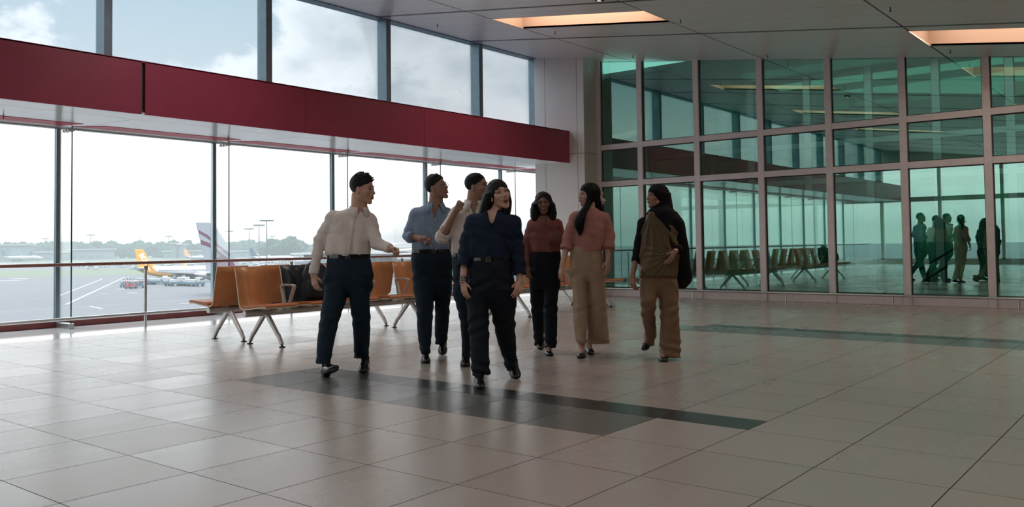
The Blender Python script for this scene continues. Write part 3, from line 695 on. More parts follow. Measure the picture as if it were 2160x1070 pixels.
def tug_build():
    rt = empty('ground_service_truck', (0,0,GZ))
    MB().box(-3,3,-1.1,1.1,0.6,1.3).build('chassis', M['veh_blue'], rt); MB().box(1.4,3.0,-1.0,1.0,1.3,2.7).build('cab', M['veh_white'], rt, bevel=0.15)
    MB().box(1.9,3.02,-0.9,0.9,1.9,2.5).build('windscreen', M['plane_glass'], rt)
    MB().box(-2.8,1.0,-0.9,0.9,1.3,2.0).build('load_bed', M['veh_white'], rt)
    mb = MB()
    for x_ in (-2,2):
        for y_ in (-1,1): mb.lathe([(0.45,-0.15),(0.45,0.15)],(x_,y_,0.45),12,'y')
    mb.build('wheels', M['tyre'], rt); reg_kids(rt); return rt
c0, c1, t0_ = cart_build(M['veh_white']), cart_build(M['veh_blue']), tug_build()
spots = [(266,606,0),(272,600,1),(279,606,0),(287,602,1),(294,607,0),(300,601,0),(276,609,1),(318,600,0),(326,598,1)]
firsts = {}
for i,(x,y,k) in enumerate(spots):
    src = (c0,c1)[k]; o = src if k not in firsts else copy_tree(src); firsts[k] = 1
    o.location = wpos(x, Zg(y,x), 0); o.rotation_euler = (0,0,YAW+rnd.uniform(-0.5,0.5))
    tag(o, 'baggage cart on the apron below the yellow tail, '+['leftmost of the upper row','second in the upper row','third in the upper row','under the tail cone','nearest the handrail post','front right of the cluster','lowest, nearest the terminal','just right of the handrail post','rightmost of all carts'][i], 'baggage cart', 'baggage carts on the apron')
for i,(x,y,wh) in enumerate([(333,600,'right of the baggage carts'),(366,603,'at the left end of the row under the wing'),(378,603,'under the wing, between two others'),(394,603,'under the wing beside the wheels'),(412,604,'at the right end of the row under the wing')]):
    o = t0_ if i == 0 else copy_tree(t0_); o.location = wpos(x, Zg(y,x), 0); o.rotation_euler = (0,0,YAW+[0.2,3.0,0.4,2.8,-0.5][i])
    tag(o, 'dark ground service truck '+wh, 'truck', 'service trucks by the airliners')
rv = random.Random(11)
VC = None
def van_build():
    rt = empty('parked_van', (0,0,GZ)); MB().box(-2.4,2.4,-1,1,0.4,1.2).box(-2.2,1.5,-0.95,0.95,1.2,2.1).build('body', M['veh_white'], rt, bevel=0.12)
    MB().box(-2.0,1.4,-1.0,1.0,1.35,1.8).build('side_windows', M['plane_glass'], rt)
    mb = MB()
    for x_ in (-1.5,1.5):
        for y_ in (-0.95,0.95): mb.lathe([(0.35,-0.1),(0.35,0.1)],(x_,y_,0.35),10,'y')
    mb.build('wheels', M['tyre'], rt); reg_kids(rt); return rt
for i in range(46):
    x = 152+10.6*i+rv.uniform(-3.5,3.5); y = 560+rv.uniform(-5,9)*1.0-(x-300)*0.008
    if i == 0: o = VC = van_build()
    else: o = copy_tree(VC)
    o.location = wpos(x, Zg(y,x), 0); o.rotation_euler = (0,0,rv.uniform(0,6.2))
    tag(o, 'small white van beyond the apron, %s from the left in the far lot' % ordinal(i+1), 'van', 'vans in the far lot')
for (x,y,wh) in [(497,542,'left of the floodlight trio'),(542,542,'under the floodlight trio'),(566,542,'at the foot of the tallest mast'),(584,542,'rightmost of the row')]:
    o = MB().box(-3,3,-0.2,0.2,1,4).box(-0.2,0.2,-0.2,0.2,0,1).build('taxiway_sign', M['veh_yel']); o.location = wpos(x, Zg(y,x), 0); o.rotation_euler = (0,0,YAW); tag(o, 'yellow taxiway sign board '+wh, 'sign')
# haze over the airfield
hz = MB().box(-4000,-25,-2400,4000,GZ-0.2,60).build('haze', None) if False else None
def haze():
    m = bpy.data.materials.new('humid_haze'); m.use_nodes = True; t = m.node_tree; t.nodes.clear()
    ab = N(t, 'ShaderNodeVolumeAbsorption'); ab.inputs[0].default_value = (0,0,0,1); ab.inputs[1].default_value = 0.00085
    em = N(t, 'ShaderNodeEmission'); em.inputs[0].default_value = (0.56,0.65,0.69,1); em.inputs[1].default_value = 0.00085*1.0
    ad = N(t, 'ShaderNodeAddShader'); o = N(t, 'ShaderNodeOutputMaterial')
    t.links.new(ab.outputs[0], ad.inputs[0]); t.links.new(em.outputs[0], ad.inputs[1]); t.links.new(ad.outputs[0], o.inputs['Volume'])
    return m
hb = MB().box(-1150,-60,-900,1500,GZ+0.05,17.5).build('haze', haze()); hb['kind'] = 'stuff'; hb['label'] = 'humid haze over the airfield'


# ------------------------------------------------------------ implicit-surface modeller (for rounded and organic shapes)
def V3(*a): return np.array(a, dtype=np.float32)
class Field:
    def __init__(s, lo, hi, h):
        s.h = h; s.lo = np.array(lo, float)-3*h; n = np.ceil((np.array(hi, float)+3*h-s.lo)/h).astype(int)+1
        s.n = n; s.D = np.full(n, 1.0, dtype=np.float32)
    def _sl(s, lo, hi):
        a = np.clip(np.floor((np.array(lo)-s.lo)/s.h).astype(int), 0, s.n); b = np.clip(np.ceil((np.array(hi)-s.lo)/s.h).astype(int)+1, 0, s.n)
        if np.any(b <= a): return None, None
        g = [s.lo[i]+s.h*np.arange(a[i], b[i]) for i in range(3)]
        X = g[0][:,None,None].astype(np.float32); Y = g[1][None,:,None].astype(np.float32); Z = g[2][None,None,:].astype(np.float32)
        return (slice(a[0],b[0]),slice(a[1],b[1]),slice(a[2],b[2])), (X,Y,Z)
    def put(s, fn, lo, hi, k=0.01, op='u'):
        m = k+0.012; sl, g = s._sl(np.array(lo)-m, np.array(hi)+m)
        if sl is None: return s
        d = np.broadcast_to(fn(*g), tuple(x.stop-x.start for x in sl)).astype(np.float32); a = s.D[sl]
        if op == 'u':
            if k > 0:
                hh = np.clip(0.5+0.5*(a-d)/k, 0, 1); s.D[sl] = a*(1-hh)+d*hh-k*hh*(1-hh)
            else: s.D[sl] = np.minimum(a, d)
        else:
            d = -d
            if k > 0:
                hh = np.clip(0.5-0.5*(a-d)/k, 0, 1); s.D[sl] = a*(1-hh)+d*hh+k*hh*(1-hh)
            else: s.D[sl] = np.maximum(a, d)
        return s
    # round cone between two joints; e flattens along a direction
    def cone(s, a, b, ra, rb, k=0.012, op='u', noise=None, clip=None):
        a = np.array(a, float); b = np.array(b, float); R = max(ra, rb)
        def fn(X,Y,Z):
            d = b-a; L2 = float(d@d)+1e-12
            t = ((X-a[0])*d[0]+(Y-a[1])*d[1]+(Z-a[2])*d[2])/L2; t = np.clip(t, 0, 1)
            r = np.sqrt((X-a[0]-t*d[0])**2+(Y-a[1]-t*d[1])**2+(Z-a[2]-t*d[2])**2)-(ra+(rb-ra)*t)
            if noise: r = r+noise(X,Y,Z)
            if clip is not None:
                c_, n_ = clip; r = np.maximum(r, (X-c_[0])*n_[0]+(Y-c_[1])*n_[1]+(Z-c_[2])*n_[2])
            return r
        return s.put(fn, np.minimum(a,b)-R, np.maximum(a,b)+R, k, op)
    def ell(s, c, r, Rm=None, k=0.012, op='u', noise=None):
        c = np.array(c, float); r = np.array(r, float); Rm = np.eye(3) if Rm is None else np.array(Rm)
        ext = np.sqrt(((Rm*r[None,:])**2).sum(1))
        def fn(X,Y,Z):
            x,y,z = X-c[0],Y-c[1],Z-c[2]
            u = Rm[0,0]*x+Rm[1,0]*y+Rm[2,0]*z; v = Rm[0,1]*x+Rm[1,1]*y+Rm[2,1]*z; w = Rm[0,2]*x+Rm[1,2]*y+Rm[2,2]*z
            k0 = np.sqrt((u/r[0])**2+(v/r[1])**2+(w/r[2])**2); k1 = np.sqrt((u/r[0]**2)**2+(v/r[1]**2)**2+(w/r[2]**2)**2)+1e-9
            d = k0*(k0-1)/k1
            return d+noise(X,Y,Z) if noise else d
        return s.put(fn, c-ext, c+ext, k, op)
    # stack of horizontal sections: rows (z, cx, cy, half width, half depth)
    def loft(s, rows, k=0.02, op='u', inset=0.0, noise=None, p=2.3, cap=True, zpad=0.0):
        R = np.array(sorted(rows), float); zz = np.linspace(R[0,0], R[-1,0], max(24, int((R[-1,0]-R[0,0])/0.012)))
        C = [np.interp(zz, R[:,0], R[:,i]) for i in range(1,5)]
        w = max(3, int(0.05/(zz[1]-zz[0]+1e-9)))|1
        C = [np.convolve(np.pad(c, w//2, mode='edge'), np.ones(w)/w, 'valid') for c in C]
        cx, cy, hw, hd = C; hw = hw-inset; hd = hd-inset; z0, z1 = R[0,0]-zpad, R[-1,0]+zpad
        def fn(X,Y,Z):
            z = Z[0,0,:]; a = np.interp(z, zz, cx).astype(np.float32); b = np.interp(z, zz, cy).astype(np.float32); u = np.interp(z, zz, hw).astype(np.float32); v = np.interp(z, zz, hd).astype(np.float32)
            q = (np.abs((X-a)/u)**p+np.abs((Y-b)/v)**p)**(1/p); d = (q-1)*np.minimum(u,v)
            if noise: d = d+noise(X,Y,Z)
            if cap: d = np.maximum(d, np.maximum(z0-Z, Z-z1))
            return d
        lo = [np.min(cx-hw), np.min(cy-hd), z0]; hi = [np.max(cx+hw), np.max(cy+hd), z1]
        return s.put(fn, lo, hi, k, op)
    def cut(s, pt, nrm):
        """remove everything on the side the normal points to"""
        nrm = np.array(nrm, float); nrm /= np.linalg.norm(nrm)
        g = [s.lo[i]+s.h*np.arange(s.n[i]) for i in range(3)]
        d = ((g[0]-pt[0])*nrm[0])[:,None,None]+((g[1]-pt[1])*nrm[1])[None,:,None]+((g[2]-pt[2])*nrm[2])[None,None,:]
        s.D = np.maximum(s.D, d.astype(np.float32)); return s
    def mesh(s, name, mat, parent=None, smooth_iter=1):
        D = s.D; D[0]=D[-1]=1; D[:,0]=D[:,-1]=1; D[:,:,0]=D[:,:,-1]=1
        S = D < 0
        n = np.array(D.shape)
        a = np.zeros(n-1, dtype=np.int8)
        for i in (0,1):
            for j in (0,1):
                for k in (0,1): a += S[i:n[0]-1+i, j:n[1]-1+j, k:n[2]-1+k]
        idx = np.argwhere((a > 0) & (a < 8))
        vid = np.full(n-1, -1, dtype=np.int32); vid[tuple(idx.T)] = np.arange(len(idx))
        corners = [(i,j,k) for i in (0,1) for j in (0,1) for k in (0,1)]
        val = np.stack([D[idx[:,0]+c[0], idx[:,1]+c[1], idx[:,2]+c[2]] for c in corners], 1)
        acc = np.zeros((len(idx),3)); cnt = np.zeros(len(idx))
        for p in range(8):
            for q in range(p+1, 8):
                if sum(abs(corners[p][t]-corners[q][t]) for t in range(3)) != 1: continue
                vp, vq = val[:,p], val[:,q]; m = (vp < 0) != (vq < 0); t = np.where(m, vp/(vp-vq+1e-12), 0)
                cp, cq = np.array(corners[p], float), np.array(corners[q], float)
                acc += m[:,None]*(cp[None,:]+t[:,None]*(cq-cp)[None,:]); cnt += m
        v = (idx+acc/np.maximum(cnt,1)[:,None])*s.h+s.lo
        faces = []
        for ax in range(3):
            o1, o2 = [(1,2),(2,0),(0,1)][ax]
            A = S.take(range(n[ax]-1), ax); B = S.take(range(1,n[ax]), ax)
            for flip, mk in ((False, A & ~B), (True, ~A & B)):
                e = np.argwhere(mk)
                if not len(e): continue
                e = e[(e[:,o1] > 0) & (e[:,o2] > 0) & (e[:,o1] < n[o1]-1) & (e[:,o2] < n[o2]-1)]
                d1 = np.zeros(3, int); d1[o1] = 1; d2 = np.zeros(3, int); d2[o2] = 1
                qd = np.stack([vid[tuple((e-d1-d2).T)], vid[tuple((e-d2).T)], vid[tuple(e.T)], vid[tuple((e-d1).T)]], 1)
                faces.append(qd[:, ::-1] if flip else qd)
        f = np.concatenate(faces) if faces else np.zeros((0,4), int)
        for _ in range(smooth_iter):
            E = np.concatenate([f[:,[0,1]],f[:,[1,2]],f[:,[2,3]],f[:,[3,0]]]); E = np.concatenate([E, E[:,::-1]])
            dg = np.bincount(E[:,0], minlength=len(v)); av = np.stack([np.bincount(E[:,0], weights=v[E[:,1],i], minlength=len(v)) for i in range(3)], 1)/np.maximum(dg,1)[:,None]
            v = v*0.45+av*0.55
        me = bpy.data.meshes.new(name); me.vertices.add(len(v)); me.vertices.foreach_set('co', v.astype(np.float32).ravel())
        me.loops.add(len(f)*4); me.polygons.add(len(f)); me.loops.foreach_set('vertex_index', f.astype(np.int32).ravel())
        me.polygons.foreach_set('loop_start', np.arange(0, len(f)*4, 4, dtype=np.int32)); me.update(); me.validate()
        me.shade_smooth(); me.materials.append(mat)
        o = bpy.data.objects.new(name, me); COL.objects.link(o)
        if parent is not None: o.parent = parent
        return o
def wob(amp, fx, fy, fz, ph=0.0, warp=1.0):
    def f(X,Y,Z):
        return amp*(np.sin(fx*X+fz*Z*0.35+ph+warp*np.sin(fy*Y+1.3*ph))*np.sin(fz*Z+fx*0.4*X+warp*np.sin(fx*0.7*X+fy*0.6*Y+ph)))
    return f

# ------------------------------------------------------------ rows of beam seats
def make_bench(nseat, black=(), arms=True):
    """faces +x; local origin at the near end under the beam"""
    L = nseat*0.6-0.18
    rt = empty('beam_seating', (0,0,0))
    mb = MB().tube([(0,0.02,0.372),(0,L-0.02,0.372)], 0.037, 18)
    mb.lathe([(0.034,0.0),(0.036,0.012),(0.036,0.02)],(0,0,0.372),18,'y').lathe([(0.036,L-0.02),(0.036,L-0.012),(0.034,L)],(0,0,0.372),18,'y')
    mb.build('beam', M['chrome'], rt, smooth=True)
    for y in (0.28, L-0.28):
        for sx_ in (-1,1):
            lg = MB().bar((sx_*0.025,y,0.35),(sx_*0.235,y,0.115),0.055,0.042,up=(0,1,0),w2=0.038,h2=0.04)
            lg.bar((sx_*0.228,y,0.135),(sx_*0.30,y,0.028),0.040,0.04,up=(0,1,0),w2=0.034,h2=0.036)
            l_ = lg.build('leg', M['chrome'], rt, bevel=0.008)
            MB().lathe([(0.010,0.03),(0.012,0.014),(0.034,0.010),(0.036,0.0)],(sx_*0.30,y,0),16).build('foot_pad', M['black'], l_, smooth=True)
        MB().box(-0.05,0.05,y-0.03,y+0.03,0.325,0.36).build('clamp', M['chrome'], rt, bevel=0.008)
    for k in range(nseat):
        y0 = k*0.6; y1 = y0+0.42; bl = k in black
        prof = [(-0.175,0.885),(-0.155,0.80),(-0.128,0.68),(-0.105,0.56),(-0.09,0.475),(-0.075,0.445),(-0.045,0.428),(0.0,0.425),(0.12,0.435),(0.25,0.452),(0.36,0.457),(0.40,0.452)]
        vs = []; n = len(prof); t = 0.014
        for (x,z) in prof: vs.append((x,z))
        off = []
        for i,(x,z) in enumerate(prof):
            a = prof[max(i-1,0)]; b_ = prof[min(i+1,n-1)]; dx,dz = b_[0]-a[0], b_[1]-a[1]; l = math.hypot(dx,dz); off.append((x-dz/l*-t, z+dx/l*-t))
        poly = vs+off[::-1]
        sh = MB().prism(poly, y1-y0, lambda a,b_,c: (a, y0+c, b_)).build('seat_shell', M['edge_ply'], rt)
        # laminate faces on the front and rear of the shell
        def skin(ofs, nm, mat, i0, i1):
            mb = MB(); P_ = [(x,z) for (x,z) in prof[i0:i1]]
            o_ = []
            for i,(x,z) in enumerate(P_):
                j = i+i0; a = prof[max(j-1,0)]; b_ = prof[min(j+1,n-1)]; dx,dz = b_[0]-a[0], b_[1]-a[1]; l = math.hypot(dx,dz); o_.append((x+dz/l*-ofs, z-dx/l*-ofs))
            q = [(x+(1 if ofs > 0 else -1)*0.0, z) for x,z in o_]
            v = [(x,y,z) for (x,z) in q for y in (y0+0.004,y1-0.004)]
            mb.add(v, [(2*i,2*i+1,2*i+3,2*i+2) for i in range(len(q)-1)])
            o = mb.build(nm, mat, rt, smooth=True); s_ = o.modifiers.new('solid','SOLIDIFY'); s_.thickness = 0.003; s_.offset = 0; return o
        skin(0.0022, 'backrest', M['black_laminate'] if bl else M['orange'], 0, 7)
        skin(-0.0165, 'backrest_rear', M['black_laminate'] if bl else M['orange'], 0, 8)
        pd = MB()
        P2 = [(0.02,0.428),(0.02,0.452),(0.06,0.468),(0.22,0.478),(0.36,0.486),(0.405,0.478),(0.42,0.462),(0.40,0.452),(0.25,0.452),(0.12,0.435)]
        pd.prism(P2, y1-y0, lambda a,b_,c: (a, y0+c, b_)).build('seat_pad', M['orange_pad'], rt, bevel=0.008)
        MB().box(-0.03,0.10,(y0+y1)/2-0.05,(y0+y1)/2+0.05,0.40,0.43).build('seat_bracket', M['chrome'], rt)
        if arms and k < nseat-1:
            ya = (k+1)*0.6-0.09
            mb = MB(); pts = [(0.03,0.44),(-0.03,0.64),(-0.015,0.672),(0.03,0.682),(0.18,0.682),(0.225,0.668),(0.225,0.64),(0.13,0.45)]
            v = []
            for (x,z) in pts:
                pass
            inner = [(0.055,0.44),(0.005,0.635),(0.012,0.655),(0.035,0.660),(0.175,0.660),(0.195,0.652),(0.196,0.638),(0.105,0.45)]
            q = [(x,y,z) for (x,z) in pts for y in (ya-0.02,ya+0.02)]+[(x,y,z) for (x,z) in inner for y in (ya-0.02,ya+0.02)]
            m_ = len(pts); fs = []
            for i in range(m_-1):
                fs += [(2*i,2*i+1,2*i+3,2*i+2),(2*m_+2*i+2,2*m_+2*i+3,2*m_+2*i+1,2*m_+2*i),(2*i,2*i+2,2*m_+2*i+2,2*m_+2*i),(2*i+1,2*m_+2*i+1,2*m_+2*i+3,2*i+3)]
            fs += [(0,2*m_,2*m_+1,1),(2*m_-2,2*m_-1,4*m_-1,4*m_-2)]
            mb.add(q, fs).box(0.03,0.11,ya-0.02,ya+0.02,0.40,0.45).build('armrest', M['chrome'], rt, bevel=0.004)
    return rt
b1 = make_bench(5, black=(1,)); b1.location = (-8.255,5.60,0); tag(b1, 'nearest row of orange beam seats facing into the hall, holding two backpacks', 'seating', 'back to back beam seats')
b2 = make_bench(5); b2.location = (-9.12,5.70+2.82,0); b2.rotation_euler = (0,0,PI); tag(b2, 'rear row of orange beam seats facing the window, behind the seats with bags', 'seating', 'back to back beam seats')
b3 = make_bench(5, black=(0,)); b3.location = (-8.255,10.08,0); tag(b3, 'orange beam seats facing into the hall, behind the two women in pink tops', 'seating', 'back to back beam seats')
b4 = make_bench(5); b4.location = (-9.12,10.18+2.82,0); b4.rotation_euler = (0,0,PI); tag(b4, 'farthest orange beam seats facing the window, near the pillar', 'seating', 'back to back beam seats')

# backpacks on the seats
M['bag'] = P('black_nylon', (0.008,0.011,0.016), 0.55, 0, 0.4, var=0.3, bump=0.15, bscale=120)
M['bag_trim'] = P('dark_grey_webbing', (0.05,0.055,0.06), 0.6)
def backpack(loc, rz, S, label):
    rt = empty('backpack', loc, rz); tag(rt, label, 'backpack', 'backpacks on the seats')
    f = Field((-0.22,-0.2,0),(0.22,0.2,0.52),0.005)
    rows = [(0.0,0,0,0.135,0.08),(0.03,0,0,0.155,0.10),(0.15,0,0,0.165,0.115),(0.30,0,0.0,0.160,0.105),(0.40,0,0.01,0.135,0.085),(0.455,0,0.02,0.09,0.055),(0.48,0,0.02,0.04,0.03)]
    f.loft(rows, k=0.0, noise=wob(0.004,30,25,28,0.7), p=2.6)
    f.loft([(0.04,0,-0.10,0.11,0.03),(0.12,0,-0.115,0.125,0.035),(0.22,0,-0.11,0.12,0.03),(0.25,0,-0.10,0.10,0.02)], k=0.012, p=2.6)
    f.mesh('bag_body', M['bag'], rt)
    for sx_ in (-1,1):
        MB().tube([(sx_*0.07,0.09,0.42),(sx_*0.075,0.135,0.36),(sx_*0.085,0.15,0.22),(sx_*0.11,0.12,0.08)],[0.012,0.02,0.02,0.01],8).build('shoulder_strap', M['bag_trim'], rt, smooth=True)
    MB().tube([(-0.04,0.06,0.455),(-0.03,0.065,0.50),(0.03,0.065,0.50),(0.04,0.06,0.455)],0.008,8).build('top_handle', M['bag_trim'], rt, smooth=True)
    MB().tube([(-0.13,-0.03,0.36),(-0.10,-0.055,0.42),(0,-0.06,0.45),(0.10,-0.055,0.42),(0.13,-0.03,0.36)],0.005,6).build('zip', M['bag_trim'], rt, smooth=True)
    rt.scale = (S,S,S)
backpack((-8.06,6.42,0.482), math.radians(62), 0.94, 'black rounded backpack on the second orange seat beside the armrest')
backpack((-8.10,7.02,0.482), math.radians(75), 1.02, 'taller black backpack on the third seat behind the white shirted man')


